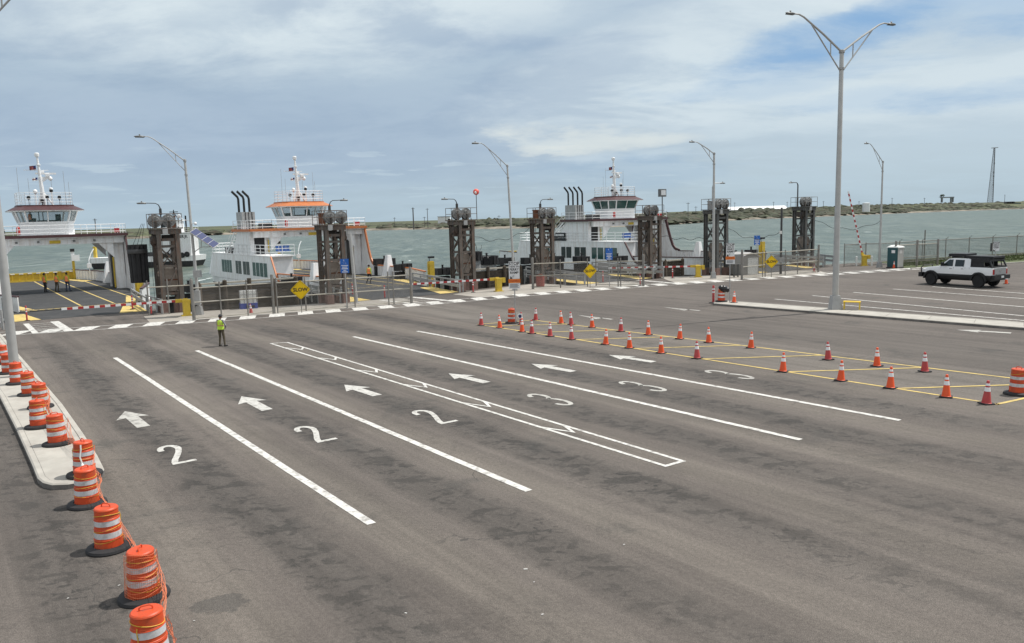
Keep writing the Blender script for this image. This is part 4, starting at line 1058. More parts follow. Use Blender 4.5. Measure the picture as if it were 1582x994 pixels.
b4=boom((1335,410.8),None,'red and white boom raised upright by the waterfront',up=(1.75,7.1))
b4.rotation_euler=(0,0,math.pi-.1)
for dx in (-.75,.85): m=MB(); m.lathe([(.10,0),(.10,1.0),(.06,1.06),(0,1.07)],c=(dx,.1,0),n=10); m.build('guard_bollard','white_plastic',b4)
# yellow box posts on the ramps
def ypost(u,v,hgt,label,lamp=True,z=0,rz=DOCK):
    x,y=g(u,v,z); t=thing('yellow_post',label,'box post',(x,y,z),rz); m=MB(); m.b2(-.24,.24,-.24,.24,0,hgt); m.b2(-.2,.2,-.2,.2,hgt,hgt+.06); m.b2(-.34,-.24,-.1,.1,.2,hgt-.2); m.build('box_column','yellow_paint',t)
    if lamp:
        m=MB(); m.path([(-.15,0,hgt),(-.15,0,hgt+.35)],.03); m.box((.05,0,hgt+.42),(.55,.3,.18)); m.build('work_lamp','black_paint',t)
ypost(216.5,455,2.2,'yellow box post at the right rail of the leftmost ferry',lamp=False,z=.3)
ypost(667,443.5,2.35,'yellow box post with a black lamp at the end of the orange-trimmed ferry rail')
ypost(1176.5,416,2.9,'yellow box post with a black lamp beside the farthest warning diamond')
# timber fender walls between the slips
def twall(b0,b1,a,z1,label,a2=None):
    x,y=P(b0,a); t=thing('timber_wall',label,'fender wall',(x,y,0),DOCK); L_=b1-b0; m=MB(); k=0
    z=-2.2
    while z<z1-.2:
        hh=.28; m.b2(0,L_,-.10+random.uniform(-.015,.015),.10,z,z+hh-.02); z+=hh
    m.build('planking','timber',t); m=MB(); nn=int(L_/1.5)
    for i in range(nn+1):
        xx=L_*i/nn; m.lathe([(.17,-4),(.16,z1+random.uniform(-.1,.25)),(0,z1+.25)],c=(xx,-.28,0),n=9)
    m.build('pile','timber',t); m=MB(); m.b2(-.1,L_+.1,-.22,.14,z1-.05,z1+.07); m.build('cap_rail','rail_pale',t)
    return t
twall(15.2,22.6,61.5,1.9,'dark timber fender wall behind the gate of the first warning diamond')
twall(38.6,44.2,60.6,1.6,'dark timber fender wall between the ball tower and the next tower')
twall(58.5,61.0,55.6,1.5,'short dark timber fender wall between the floodlight tower and grey tower')
# mooring dolphins and black fenders
def dolphin(b,a,r,z1,label):
    x,y=P(b,a); t=thing('mooring_dolphin',label,'mooring dolphin',(x,y,0),DOCK); m=MB(); m.lathe([(r,-4),(r,z1),(r*.9,z1+.1),(0,z1+.12)],n=22); m.build('concrete_shaft','galv',t)
    m=MB()
    for i in range(14):
        an=i*2*math.pi/14; m.box((math.cos(an)*(r+.08),math.sin(an)*(r+.08),z1-.25),(.2,.42*r,.85),rz=an)
    m.build('rubber_collar','black_rubber',t); m=MB(); m.lathe([(.12,z1+.1),(.10,z1+.4),(.2,z1+.45),(0,z1+.5)],n=10); m.build('mooring_bollard','black_paint',t)
dolphin(41.3,64.5,.95,2.9,'grey mooring dolphin with black collar right of the ball tower')
dolphin(44.5,66.5,1.0,2.3,'grey mooring dolphin with black collar behind the middle lamp post')
def tyre_stack(b,a,z0,sz,label,grp):
    x,y=P(b,a); m=MB(); r_=random.Random(int(b*10))
    m.box((0,0,-1.4+z0/2),(sz*.9,.5,2.8+z0-.4),rz=0)
    for i in range(3): m.box(((i-1)*sz*.32,0,z0+.25),(sz*.29,.75,.55+r_.random()*.2),rz=r_.uniform(-.1,.1))
    m.lathe([(.1,z0+.5),(.09,z0+.85),(.16,z0+.9),(0,z0+.92)],n=8)
    tag(m.build('fender_pile','black_rubber',None,loc=(x,y,0),rz=DOCK),label,'fender pile',grp)
GF='black rubber fender piles along the slips'
for b,a,z0,sz,lb in ((39.0,66,1.0,1.5,'black fender pile just behind the ball tower'),(38.4,73,1.2,1.9,'black fender pile between the yellow lamp post and ball tower'),(39.8,80,1.5,2.6,'wide black fender pile at the rail of the orange-trimmed ferry'),
    (14.6,67,.9,1.6,'black fender pile right of the leftmost lift tower'),(16.5,70,.8,1.4,'black fender pile behind the solar lamp post foot'),(24.0,66,1.1,1.8,'black fender pile under the end panel of the orange-trimmed ferry house'),
    (47.8,68,1.5,2.2,'black fender pile beneath the white ferry house, left of the second diamond'),(50.6,67.3,1.4,2.2,'black fender pile beneath the white ferry house, above the second diamond'),(53.5,66.8,1.4,2.4,'black fender pile beneath the white ferry house, behind the blue sign'),(56.2,65.5,1.3,2.0,'black fender pile by the curved trim of the white ferry house'),
    (59.2,63,1.2,2.6,'black fender pile between floodlight tower and grey tower'),(66.5,56.5,1.5,1.0,'black fender pile peeping over the grey shed roof'),(72.5,58.5,1.3,1.2,'black fender pile right of the dark mast'),(75.4,58.0,1.3,1.6,'black fender pile left of the far right lift tower')):
    tyre_stack(b,a,z0,sz,lb,GF)
# ================================================================ SIGNS
def face_cam(x,y,off=0): return -math.atan2(x,y)+off
def sign_post(t,h,r=.035,m_='galv'): m=MB(); m.tube((0,.05,0),(0,.05,h),r,n=8); m.build('post',m_,t)
def diamond(u,v,z,hd,label,off=0,front=.12):
    x,y=g(u,v+0) if z is None else (0,0)
    return
def slow_sign(base,zc,hd,label,off=0.0,fwd=.30):
    x,y=g(*base); rz=face_cam(x,y,off); t=thing('warning_sign',label,'road sign',(x-math.sin(-rz)*0,y-fwd,0),rz,'yellow warning diamonds on the gates')
    m=MB(); k=.08; pl=[]
    for i in range(4):
        a=i*math.pi/2; dx,dz=math.cos(a),math.sin(a); px,pz=-dz,dx
        for s in(-1,1): pl.append(((dx*(1-k)+px*k*s)*hd,0,zc+(dz*(1-k)+pz*k*s)*hd))
    m.extr(pl,(0,.012,0)); m.build('sign_panel','yellow_sign',t)
    # black border line
    b_=MB()
    for i in range(4):
        a=i*math.pi/2; p=Vector((math.cos(a),0,math.sin(a)))*hd*.90; q=Vector((math.cos(a+math.pi/2),0,math.sin(a+math.pi/2)))*hd*.90
        b_.bar(Vector((0,-.004,zc))+p,Vector((0,-.004,zc))+q,.006,.025,up=(0,1,0))
    b_.build('sign_border','ink',t)
    text_part('SLOW',hd*.50,'ink',t,(0,-.006,zc),(R(90),0,0),bold=.010)
    m=MB(); m.tube((0,.05,0),(0,.05,zc+hd*.6),.03,n=8); m.build('sign_post','fence_steel',t)
    return t
slow_sign((468,482.8),1.62,.70,'yellow diamond reading SLOW on the nearest gate, in front of the brown lift tower')
slow_sign((911.5,444.2),1.45,.66,'yellow diamond reading SLOW behind a gate post, in front of the white ferry',off=.45)
slow_sign((1190,428.6),1.48,.62,'yellow diamond reading SLOW on the farthest gate beside the yellow lamp post',off=.1)
def stop_sign(u,v,z,w,ztop,label,off=0.0,low=True,arrow_dir=-1):
    x,y=g(u,v,z); rz=face_cam(x,y,off); t=thing('stop_instruction_sign',label,'road sign',(x,y,z),rz,'white stop instruction signs')
    h1=w*1.62; zc=ztop-h1/2; yf=-.02
    m=MB(); m.b2(-w/2,w/2,yf,yf+.015,ztop-h1,ztop); m.build('white_panel','sign_white',t)
    for txt,dz,sz,b_ in (('STOP',.37,.27,.004),('HERE IN',.20,.155,.001),('FERRY',.03,.20,.003),('RAMP',-.15,.20,.003)):
        text_part(txt,sz*w/.62*.95 if w>.5 else sz*w/.62,'ink',t,(0,yf-.004,zc+dz*h1),(R(90),0,0),bold=b_)
    m=MB(); cx,cz=-.13*w*1.2,zc-.36*h1; k=w*.30
    a=Vector((cx+k*.5,yf-.003,cz+k*.4)); e=Vector((cx-k*.35,yf-.003,cz-k*.3)); m.bar(a,e,.006,.09*w/.62,up=(0,1,0))
    d=(e-a).normalized(); nn=Vector((-d.z,0,d.x)); m.extr([e+d*.12,e+nn*.10,e-nn*.10],(0,-.004,0)); m.build('arrow_symbol','ink',t)
    if low:
        zo=ztop-h1-.012; ho=w*.36; m=MB(); m.b2(-w/2-.03,w/2+.03,yf-.006,yf+.012,zo-ho,zo); m.build('orange_panel','orange_sign',t)
        text_part('WARNING',w*.20,'red_paint',t,(0,yf-.012,zo-ho/2),(R(90),0,0),bold=.002)
        z2=zo-ho-.012; h2=w*.52; m=MB(); m.b2(-w/2-.02,w/2+.02,yf-.004,yf+.010,z2-h2,z2); m.build('notice_panel','sign_white',t)
        m=MB()
        for i in range(5): m.b2(-w*.42,w*(.42-.12*(i%2)),yf-.007,yf-.0045,z2-h2*(.14+.15*i)-.025,z2-h2*(.14+.15*i)+.012)
        m.build('notice_print','ink_grey',t)
    sign_post(t,ztop-.1,.032)
    return t
x,y=g(795.5,500)
stop_sign(796.5,500.5,0,.63,3.68,'white STOP sign on a post by the drum at the head of the yellow box')
stop_sign(1127.5,467.5,.138,.55,4.0,'white STOP sign on a post at the median island tip',off=.25)
s3=stop_sign(1536,438,0,.45,3.3,'white STOP sign on a post behind the white truck, near the right edge',off=.2,low=False)
m=MB(); m.b2(-.40,-.27,.02,.05,2.55,3.2); m.build('sign_back_panel','dark_steel',s3)
def access_sign(u,v,w,ztop,label,off=0):
    x,y=g(u,v); rz=face_cam(x,y,off); t=thing('parking_sign',label,'road sign',(x,y,0),rz,'blue wheelchair parking signs'); h=w*1.68; zc=ztop-h/2; yf=-.02
    m=MB(); m.b2(-w/2,w/2,yf,yf+.015,ztop-h,ztop); m.build('blue_panel','blue_sign',t)
    m=MB(); k=w*.30; oz=ztop-h*.20
    m.lathe([(0,yf-.004),(k*.17,yf-.004),(k*.17,yf-.001),(0,yf-.001)],c=(-k*.25,0,oz+k*.62),axis='y',n=12)
    def b2d(p,q,ww): m.bar((p[0]*k,yf-.003,oz+p[1]*k),(q[0]*k,yf-.003,oz+q[1]*k),.005,ww*k,up=(0,1,0))
    b2d((-.25,.45),(-.2,-.1),.18); b2d((-.2,-.1),(.3,-.1),.17); b2d((.3,-.1),(.55,-.75),.17); b2d((.5,-.72),(.8,-.6),.15); b2d((-.2,.2),(.25,.2),.14)
    ap=[(-.05+.55*math.cos(R(a)),-.35+.5*math.sin(R(a))) for a in range(120,380,20)]
    for p,q in zip(ap,ap[1:]): b2d(p,q,.14)
    m.build('wheelchair_symbol','sign_white',t)
    m=MB()
    for i,(ww,hh) in enumerate(((.8,.05),(.6,.05),(.72,.06),(.35,.05),(.66,.06))): zz=ztop-h*(.47+.115*i); m.b2(-w*ww/2,w*ww/2,yf-.005,yf-.002,zz-hh*w/.6*.5,zz+hh*w/.6*.5)
    m.build('white_print','sign_white',t); sign_post(t,ztop-.05,.03)
access_sign(536,477,.60,3.6,'blue wheelchair sign in front of the brown lift tower, by the leaning mast')
access_sign(941.5,443,.60,3.35,'blue wheelchair sign in front of the white ferry house')
access_sign(1169,421,.58,3.75,'blue wheelchair sign above the roof of the grey shed')
# ================================================================ SHED, TOILET, CABINETS, BINS, MASTS
x,y=g(1153,425); rz=R(22)
t=thing('utility_shed','small grey shed with a roll-up door and low gable roof','shed',(x,y+1,0),rz); t.scale=(.82,.82,.86); W_,D_,Hs=2.5,2.6,2.05
m=MB(); m.b2(-W_/2,W_/2,-D_/2,D_/2,0,Hs); m.extr([(-W_/2,-D_/2,Hs),(W_/2,-D_/2,Hs),(0,-D_/2,Hs+.42)],(0,D_,0)); m.build('wall','shed_grey',t)
m=MB()
for sx in(-1,1): m.extr([(0,-D_/2-.15,Hs+.46),(sx*(W_/2+.18),-D_/2-.15,Hs-.04),(sx*(W_/2+.18),-D_/2-.15,Hs+.02),(0,-D_/2-.15,Hs+.53)],(0,D_+.3,0))
m.build('roof','shed_roof',t)
m=MB()
for i in range(13): m.b2(-.3,.95,-D_/2-.05,-D_/2-.012,.04+i*.135,.165+i*.135)
d=m.build('roller_door','white_plastic',t); m=MB(); m.b2(-.40,-.31,-D_/2-.06,-D_/2-.003,0,1.9); m.b2(.96,1.05,-D_/2-.06,-D_/2-.003,0,1.9); m.b2(-.40,1.05,-D_/2-.06,-D_/2-.003,1.83,1.93); m.build('door_frame','white_plastic',t)
x,y=g(1384,415); t=thing('portable_toilet','portable toilet, dark green door side and grey side, pale roof','portable toilet',(x+.35,y+.9,0),R(35))
m=MB(); m.b2(-.55,.55,-.56,.56,.1,2.1,m=0); m.build('cabin_shell','porta_grey',t)
m=MB(); m.b2(-.57,-.553,-.55,.55,.12,2.1); m.b2(-.59,-.572,-.40,.40,.18,2.0); m.build('door_side','porta_green',t)
m=MB(); m.b2(-.60,-.592,-.28,.10,1.55,1.85); m.build('notice','sign_white',t)
m=MB(); m.frust([(-.62,-.62),(.62,-.62),(.62,.62),(-.62,.62)],2.1,[(-.58,-.58),(.58,-.58),(.58,.58),(-.58,.58)],2.2); m.frust([(-.58,-.58),(.58,-.58),(.58,.58),(-.58,.58)],2.2,[(-.3,-.3),(.3,-.3),(.3,.3),(-.3,.3)],2.36); m.build('roof','white_plastic',t)
m=MB(); m.b2(-.6,.6,-.62,.62,0,.1); m.build('skid_base','black_paint',t)
m=MB(); m.b2(-.25,.25,-.568,-.562,1.5,1.85); m.build('side_notice','shed_roof',t)
x,y=g(1140,428.5); t=thing('electrical_cabinet','grey electrical cabinet on legs between the stop sign and the grey shed','cabinet',(x,y,0),R(10)); m=MB(); m.b2(-.45,.45,-.2,.2,1.25,2.2); m.build('box','galv',t); m=MB(); [m.b2(sx*.4-.05,sx*.4+.05,-.05,.05,0,1.25) for sx in(-1,0,1)]; m.build('leg','tower_grey',t); m=MB(); m.b2(-.38,.38,-.225,-.202,1.32,2.13); m.build('door','shed_grey',t)
x,y=g(384,476.5); t=thing('storage_bin','pale caged bin on a blue plastic base behind the pipe gate','bin',(x,y,0),face_cam(x,y,.1)); m=MB(); m.b2(-.62,.62,-.5,.5,0,.42); m.build('base','blue_plastic',t); m=MB(); m.b2(-.56,.56,-.45,.45,.42,1.35); m.build('tank','white_plastic',t)
m=MB()
for i in range(5): m.b2(-.62+i*.31-.02,-.62+i*.31+.02,-.5,-.46,.42,1.42)
for z in (.75,1.08,1.4): m.b2(-.62,.62,-.52,-.49,z-.02,z+.02)
m.build('cage','galv',t)
m=MB(); m.b2(-.2,-.0,-.52,-.503,.08,.25); m.b2(.15,.4,-.52,-.503,.08,.25); m.build('fork_slot','ink',t)
x,y=g(703+0,455); x,y=g(841+0,444.5); t=thing('trash_barrel','dull red trash barrel behind the second pipe gate','barrel',(x-.35,y+.3,0)); x,y=g(834.8,443); t.location=(x,y,0)
m=MB(); m.lathe([(.36,0),(.38,.1),(.38,.45),(.40,.48),(.38,.51),(.38,.95),(.40,.98),(.36,1.02),(0,1.06)],n=18); m.build('barrel','barrel_red',t); m=MB(); m.lathe([(.2,1.03),(.2,1.12),(0,1.14)],n=12); m.build('lid','rust',t)
# leaning grey mast and dark mast
x,y=g(550.5,468.5); m=MB(); m.tube((0,0,0),(-.22,0,5.35),.15,.12,n=12); m.lathe([(.3,0),(.3,.04),(0,.05)],n=10); tag(m.build('mast','pole_grey',None,loc=(x,y,0)),'stout grey mast without a lamp right of the nearest blue wheelchair sign','mast')
x,y=g(1206,424); t=thing('dark_mast','slim dark mast left of the far right lift tower','mast',(x,y,0)); m=MB(); m.tube((0,0,0),(0,0,6.5),.12,.09,n=10); m.build('shaft','dark_steel',t); m=MB(); m.box((-.1,-.1,4.1),(.2,.2,.3)); m.build('insulator','white_plastic',t); m=MB(); m.box((0,-.2,1.4),(.5,.25,.5)); m.build('meter_box','galv',t)
x,y=g(1416,403+6); m=MB(); m.tube((0,0,0),(0,0,3.5),.07,n=8); tag(m.build('fence_mast','fence_steel',None,loc=(48.5,92.6,0)),'tall bare pole among the waterfront fence posts','pole')
x,y=g(1316,478.5,.14); t=thing('yellow_bench','low yellow steel step stand beside the tall twin lamp post','stand',(x,y,.138),R(-28)); m=MB(); m.b2(-.48,.48,-.22,.22,.46,.51); m.build('top','yellow_sign',t); m=MB(); [m.b2(sx*.43-.03,sx*.43+.03,sy*.18-.03,sy*.18+.03,0,.46) for sx in(-1,1) for sy in(-1,1)]; m.build('leg','yellow_paint',t)
# hanging cables between towers
def cable(p,q,sag,label,r=.022):
    p,q=Vector(p),Vector(q); m=MB(); m.path([p.lerp(q,i/20)-Vector((0,0,sag*4*(i/20)*(1-i/20)+.12*math.sin(i*1.1))) for i in range(21)],r,5); tag(m.build('overhead_cable','black_rubber'),label,'cable','sagging cables between the towers')
def tp(i,dx,dy,z):
    t=T[i]; v=Matrix.Rotation(t.rotation_euler.z,3,'Z')@Vector((dx,dy,0)); return (t.location.x+v.x,t.location.y+v.y,z)
cable(tp(2,.9,.8,5.0),tp(3,-.9,.8,5.2),.9,'black cable sagging from the ball tower to the next tower')
cable(tp(2,.9,-.6,4.4),(*P(43.6,66),3.6),.9,'black cable dropping from the ball tower to the mooring dolphin')
cable(tp(4,.9,0,4.2),tp(5,-.9,0,3.8),.35,'black cable between the floodlight tower and the grey tower')
xm,ym=g(1206,424); cable(tp(5,.9,0,5.2),(xm,ym,4.3),1.2,'black cable from the grey tower to the dark mast')
xm,ym=g(1358.5,413.5); cable(tp(6,.9,0,5.6),(xm,ym,4.9),1.2,'black cable from the far right tower to the lamp post by the toilet')
# weathered railing and boxes left of the leftmost ramp
guard([P(2.6,59.5),P(2.4,66.5)],'weathered grey railing along the left side of the leftmost ramp',zs=(1.25,.8,.4))
x,y=P(1.2,59.6); t=thing('ramp_cabinet','grey control cabinets left of the leftmost ramp behind the thick lamp post','cabinet',(x,y,0),DOCK); m=MB(); m.b2(-1.2,.2,-.4,.4,.5,1.4); m.b2(-.9,.1,-.3,.3,1.4,2.1); m.build('box','galv',t); m=MB(); [m.b2(xx-.06,xx+.06,-.1,.1,0,.5) for xx in(-1,0)]; m.build('leg','dark_steel',t)
# loading ramps
def ramp(b0,b1,a0,a1,z1,label,yl_=True):
    xx,yy=P((b0+b1)/2,a0); t=thing('boarding_ramp',label,'ramp',(xx,yy,0),DOCK); w=(b1-b0)/2; L_=a1-a0
    m=MB(); m.add([(-w,0,.012),(w,0,.012),(w,L_,z1),(-w,L_,z1),(-w,0,-.6),(w,0,-.6),(w,L_,z1-.6),(-w,L_,z1-.6)],[(0,1,2,3),(7,6,5,4),(0,4,5,1),(1,5,6,2),(2,6,7,3),(3,7,4,0)]); m.build('ramp_deck','ferry_deck',t,smooth=0)
    zz=lambda s:.017+(z1-.012)*s/L_+.004
    for sx in(-1,1):
        m=MB(); m.add([(sx*w,0.05,zz(.05)),(sx*(w-1.9),0.05,zz(.05)),(sx*(w-1.1),L_*.6,zz(L_*.6)),(sx*w,L_*.6,zz(L_*.6))],[(0,1,2,3)]); m.build('yellow_corner','yellow_road',t,smooth=0)
    for sx in(-1,1):
        m=MB()
        for s in (0,.33,.66,1): m.b2(sx*w-.07,sx*w+.07,s*L_-.05,s*L_+.05,-.2,1.0+z1*s)
        m.bar((sx*w,0,1.0),(sx*w,L_,1.0+z1),.08,.12); m.bar((sx*w,0,.55),(sx*w,L_,.55+z1),.06,.25); m.build('side_rail','galv',t)
ramp(3.2,12.0,63.9,69.6,.32,'dark loading ramp of the leftmost ferry with yellow corner')
ramp(25.4,35.6,57.5,65.8,.32,'dark loading ramp of the orange-trimmed ferry with yellow corners')
ramp(47.2,56.0,54.6,63.5,.30,'empty dark loading ramp between the white ferry and the second gate')
ramp(66.2,76.6,50.2,56.2,.32,'dark loading ramp at the far right between the grey towers')
# ================================================================ FERRIES
def railing(m,pts,z0,h,nr=3,step=1.4,r=.03,closed=False):
    pts=[Vector((*p,0)) for p in pts]
    if closed: pts=pts+[pts[0]]
    for a,b in zip(pts,pts[1:]):
        k=max(1,int((b-a).length/step))
        for j in range(k+1):
            p=a.lerp(b,j/k); m.tube(p+Vector((0,0,z0)),p+Vector((0,0,z0+h)),r,n=5)
        for i in range(nr): z=z0+h*(i+1)/nr; m.tube(a+Vector((0,0,z)),b+Vector((0,0,z)),r*.85,n=5)
def flag(t,p,s,mats,name='flag'):
    m=MB(); n=6
    for i in range(n):
        for j in range(3):
            f=lambda i,j:(p[0]-s*i/n,p[1]+.12*s*math.sin(i*1.2),p[2]+s*.6*j/3-.12*i/n*s)
            m.add([f(i,j),f(i+1,j),f(i+1,j+1),f(i,j+1)],[(0,1,2,3)],0 if (i<2 and j>0) else 1 if j!=1 else 2)
    m.build(name,mats,t,smooth=0)
def octo(w,d,k=.34): c=min(w,d)*2*k/2; return [(-w+c,-d),(w-c,-d),(w,-d+c),(w,d-c),(w-c,d),(-w+c,d),(-w,d-c),(-w,-d+c)]
def ferry(b,a,trim,label,gname,glassm='clear_glass',boards=False,dz=0.0,seed=1,stacks=3):
    x,y=P(b,a); t=thing('car_ferry',label,'ferry',(x,y,dz),DOCK,gname); t.scale=(.87,1,1); HL=20.5
    out=[(-4.9,-HL),(4.9,-HL),(6.9,-14.5),(7.4,-9),(7.4,9),(6.9,14.5),(4.9,HL),(-4.9,HL),(-6.9,14.5),(-7.4,9),(-7.4,-9),(-6.9,-14.5)]
    m=MB(); m.frust([(x_*.9,y_*.93) for x_,y_ in out],-2.6,out,-.5,m=0); m.prism(out,-.498,.22,m=1); m.build('hull',['hull_black','white_paint'],t)
    m=MB(); m.prism([(x_*.985,y_*.997) for x_,y_ in out],.221,.30); m.build('car_deck','ferry_deck',t)
    for lx in (-1.5,.0,2.7,5.2):
        if lx==-1.5: continue
        m=MB(); m.stroke([(lx,-HL+1.0),(lx,HL-1.2)],.16,.306); m.build('lane_line','yellow_road',t,smooth=0)
    m=MB()
    for e in(-1,1):
        for i in range(16):
            xx=-4.4+i*.56; m.stroke([(xx,e*(HL-.6)),(xx+.34,e*(HL-.25))],.16,.306)
        m.stroke([(-4.7,e*(HL-.85)),(4.7,e*(HL-.85))],.12,.307)
        for sx in(-1,1): m.add([(sx*4.5,e*(HL-1),.309),(sx*6.4,e*(HL-6),.309),(sx*4.9,e*(HL-7.5),.309),(sx*3.6,e*(HL-1),.309)],[(0,1,2,3)])
    m.build('deck_marking','yellow_road',t,smooth=0)
    # bulwarks with ribs and coloured cap
    def bul(path):
        m=MB(); c=MB()
        for (p,q) in zip(path,path[1:]):
            p=Vector((*p,0));q=Vector((*q,0)); m.bar(p+Vector((0,0,.80)),q+Vector((0,0,.80)),.09,1.15)
            c.bar(p+Vector((0,0,1.42)),q+Vector((0,0,1.42)),.24,.09)
            k=int((q-p).length/.75); n_=(q-p).normalized(); side=Vector((-n_.y,n_.x,0))
            if (p+q).x>0: side=side if side.x<0 else -side
            else: side=side if side.x>0 else -side
            for j in range(k): s=p.lerp(q,(j+.5)/k); m.bar(s+side*.11+Vector((0,0,.31)),s+side*.11+Vector((0,0,1.36)),.14,.07)
        m.build('bulwark','white_paint',t); c.build('cap_rail',trim,t)
    ins=lambda p:(p[0]*.985,p[1]*.99)
    bul([ins(p) for p in ((4.9,-HL),(6.9,-14.5),(7.4,-9),(7.4,-5.2))]); bul([ins(p) for p in ((7.4,5.2),(7.4,9),(6.9,14.5),(4.9,HL))])
    bul([ins(p) for p in ((-4.9,-HL),(-6.9,-14.5),(-7.35,-9.3))]); bul([ins(p) for p in ((-7.35,12),(-6.9,14.5),(-4.9,HL))])
    # raised white lockers on the bulwark
    for sx,yy in ((1,-8.6),(1,8.6),(-1,-16.5),(-1,16.5))[:2 if boards else 4]:
        m=MB(); xx=sx*(7.15 if abs(yy)<10 else 6.0); m.frust([(xx-.55,yy-.65),(xx+.45,yy-.65),(xx+.45,yy+.65),(xx-.55,yy+.65)],.3,[(xx-.08,yy-.15),(xx+.42,yy-.15),(xx+.42,yy+.35),(xx-.08,yy+.35)],2.6); m.build('fairlead_housing','white_paint',t)
    # deck-end barriers
    for e in (1,):
        m=MB(); m.b2(-4.8,4.8,HL-.35,HL-.2,.3,1.15); m.b2(-4.9,4.9,HL-.45,HL-.1,1.15,1.30)
        for i in range(13): m.b2(-4.8+i*.8-.06,-4.8+i*.8+.06,HL-.46,HL-.36,.3,1.14)
        m.b2(-4.8,4.8,HL-.62,HL-.47,.3,.5); m.build('end_barrier','yellow_paint',t)
        m=MB(); [m.b2(-4.6+i*1.0,-4.1+i*1.0,HL-.47,HL-.455,1.18,1.28) for i in range(10)]; m.build('barrier_stripe','white_clean',t)
        m=MB(); m.b2(4.75,5.05,HL-1.0,HL-.7,.3,2.6); m.build('signal_post','yellow_paint',t)
        m=MB(); m.b2(4.7,5.1,HL-1.05,HL-.65,2.6,3.6,m=0); m.b2(4.65,5.15,HL-1.1,HL-.6,3.6,3.95,m=1); m.b2(4.7,5.7,HL-1.15,HL-1.1,2.5,3.2,m=0); m.build('signal_board',['white_clean','black_paint'],t)
        m=MB(); m.path([(6.2,HL-5,1.3),(6.2,HL-5,2.6),(6.6,HL-4.6,3.4),(7.0,HL-4.4,3.9)],.06); m.box((6.2,HL-5.0,2.0),(.5,.4,.5)); m.build('davit','white_clean',t)
    # starboard portal leg: side plate with raked trim edges, inner column
    sp=[(-2.9,5.45),(-3.25,4.4),(-3.7,3.1),(-4.15,2.1),(-4.6,1.65),(-5.3,1.44),(5.3,1.44),(4.6,1.65),(4.15,2.1),(3.7,3.1),(3.25,4.4),(2.9,5.45)]
    m=MB(); m.extr([(7.28,y_,z_) for y_,z_ in sp],(.14,0,0)); m.b2(7.22,7.44,-5.2,5.2,.2,1.44); m.build('portal_side','white_paint',t)
    m=MB()
    for seq in (sp[:6],sp[6:]):
        for p,q in zip(seq,seq[1:]): m.bar((7.34,p[0],p[1]),(7.34,q[0],q[1]),.34,.16,up=(1,0,0))
    m.build('raked_trim',trim,t)
    m=MB(); m.b2(6.2,7.2,-1.9,-1.5,.3,5.2); m.b2(6.2,7.2,1.5,1.9,.3,5.2); m.b2(6.9,7.2,-1.5,1.5,.3,5.2); m.build('portal_leg','white_paint',t)
    m=MB(); m.b2(6.05,6.19,-1.2,-.2,.3,4.2); m.build('dark_panel','interior_dark',t)
    m=MB(); m.tube((6.1,-1.75,.4),(6.1,-1.75,3.4),.06,n=6); m.tube((6.1,-1.45,.4),(6.1,-1.45,3.4),.06,n=6); [m.tube((6.1,-1.75,.6+.35*i),(6.1,-1.45,.6+.35*i),.03,n=5) for i in range(8)]; m.build('yellow_ladder','yellow_paint',t)
    # upper deck
    m=MB(); m.b2(-7.55,7.45,-3.05,3.05,5.46,5.62); m.b2(-7.0,7.2,-2.6,-2.3,4.85,5.459); m.b2(-7.0,7.2,2.3,2.6,4.85,5.459); m.b2(-7.0,7.2,-.15,.15,5.1,5.459)
    for sx in (-4.9,6.1):
        s=1 if sx<0 else -1
        for yy in(-2.45,2.3): m.extr([(sx,yy,4.849),(sx+s*1.5,yy,4.849),(sx,yy,3.4)],(0,.12,0))
    m.build('upper_deck','white_paint',t)
    m=MB()
    for yy in(-3.10,3.10): m.b2(-7.6,7.5,yy-.045,yy+.045,5.52,5.78)
    m.b2(-7.69,-7.602,-3.1,3.1,5.52,5.78); m.b2(7.502,7.59,-3.1,3.1,5.52,5.78); m.build('deck_trim',trim,t)
    m=MB(); [m.box((xx,-2.72,5.15),(.22,.16,.18)) for xx in(-3.2,-1.2,2.2,4.2)]; m.build('deck_light','lamp_head',t)
    m=MB(); m.b2(-.15,.9,-2.66,-2.61,4.95,5.25); m.build('route_board','yellow_paint',t)
    m=MB(); railing(m,[(-7.45,-2.95),(7.4,-2.95),(7.4,2.95),(-7.45,2.95)],5.62,1.05,closed=True); m.build('upper_railing','white_clean',t)
    # wheelhouse
    cx,cy=-.0,0
    w0,d0=2.55,1.95
    m=MB(); m.prism(octo(w0,d0),5.621,6.95); m.build('wheelhouse_base','white_clean',t)
    lo,hi=octo(w0,d0),octo(w0+.42,d0+.42)
    fr=MB(); gl=MB()
    for i in range(8):
        j=(i+1)%8; A,B=Vector((*lo[i],6.95)),Vector((*lo[j],6.95)); C_,D=Vector((*hi[j],8.1)),Vector((*hi[i],8.1))
        fr.bar(A,D,.15,.15); fr.bar(A,B,.14,.16); fr.bar(D,C_,.14,.22)
        L_=(B-A).length; k=2 if L_>2.5 else 1
        for q in range(1,k): fr.bar(A.lerp(B,q/k),D.lerp(C_,q/k),.11,.11)
        s=Vector((0,0,0)); n_=(B-A).cross(D-A).normalized()*.02
        gl.add([p+n_*0 for p in (A,B,C_,D)],[(0,1,2,3)])
    fr.build('window_frame','white_clean',t); gl.build('wheelhouse_glass',glassm,t,smooth=0)
    m=MB(); m.box((.2,-.9,7.0),(2.2,.5,.35)); m.box((-1.2,.8,7.1),(.7,.6,.6)); m.box((1.3,.6,7.2),(.5,.5,1.1)); m.tube((-.6,.2,6.9),(-.6,.2,8.0),.05,n=6); m.build('helm_console','interior_dark',t)
    m=MB(); m.frust(octo(3.65,2.9),8.09,octo(2.7,2.05),8.52); m.build('wheelhouse_roof',trim,t)
    m=MB(); m.prism(octo(3.6,2.85),8.02,8.088); m.build('roof_soffit','white_clean',t)
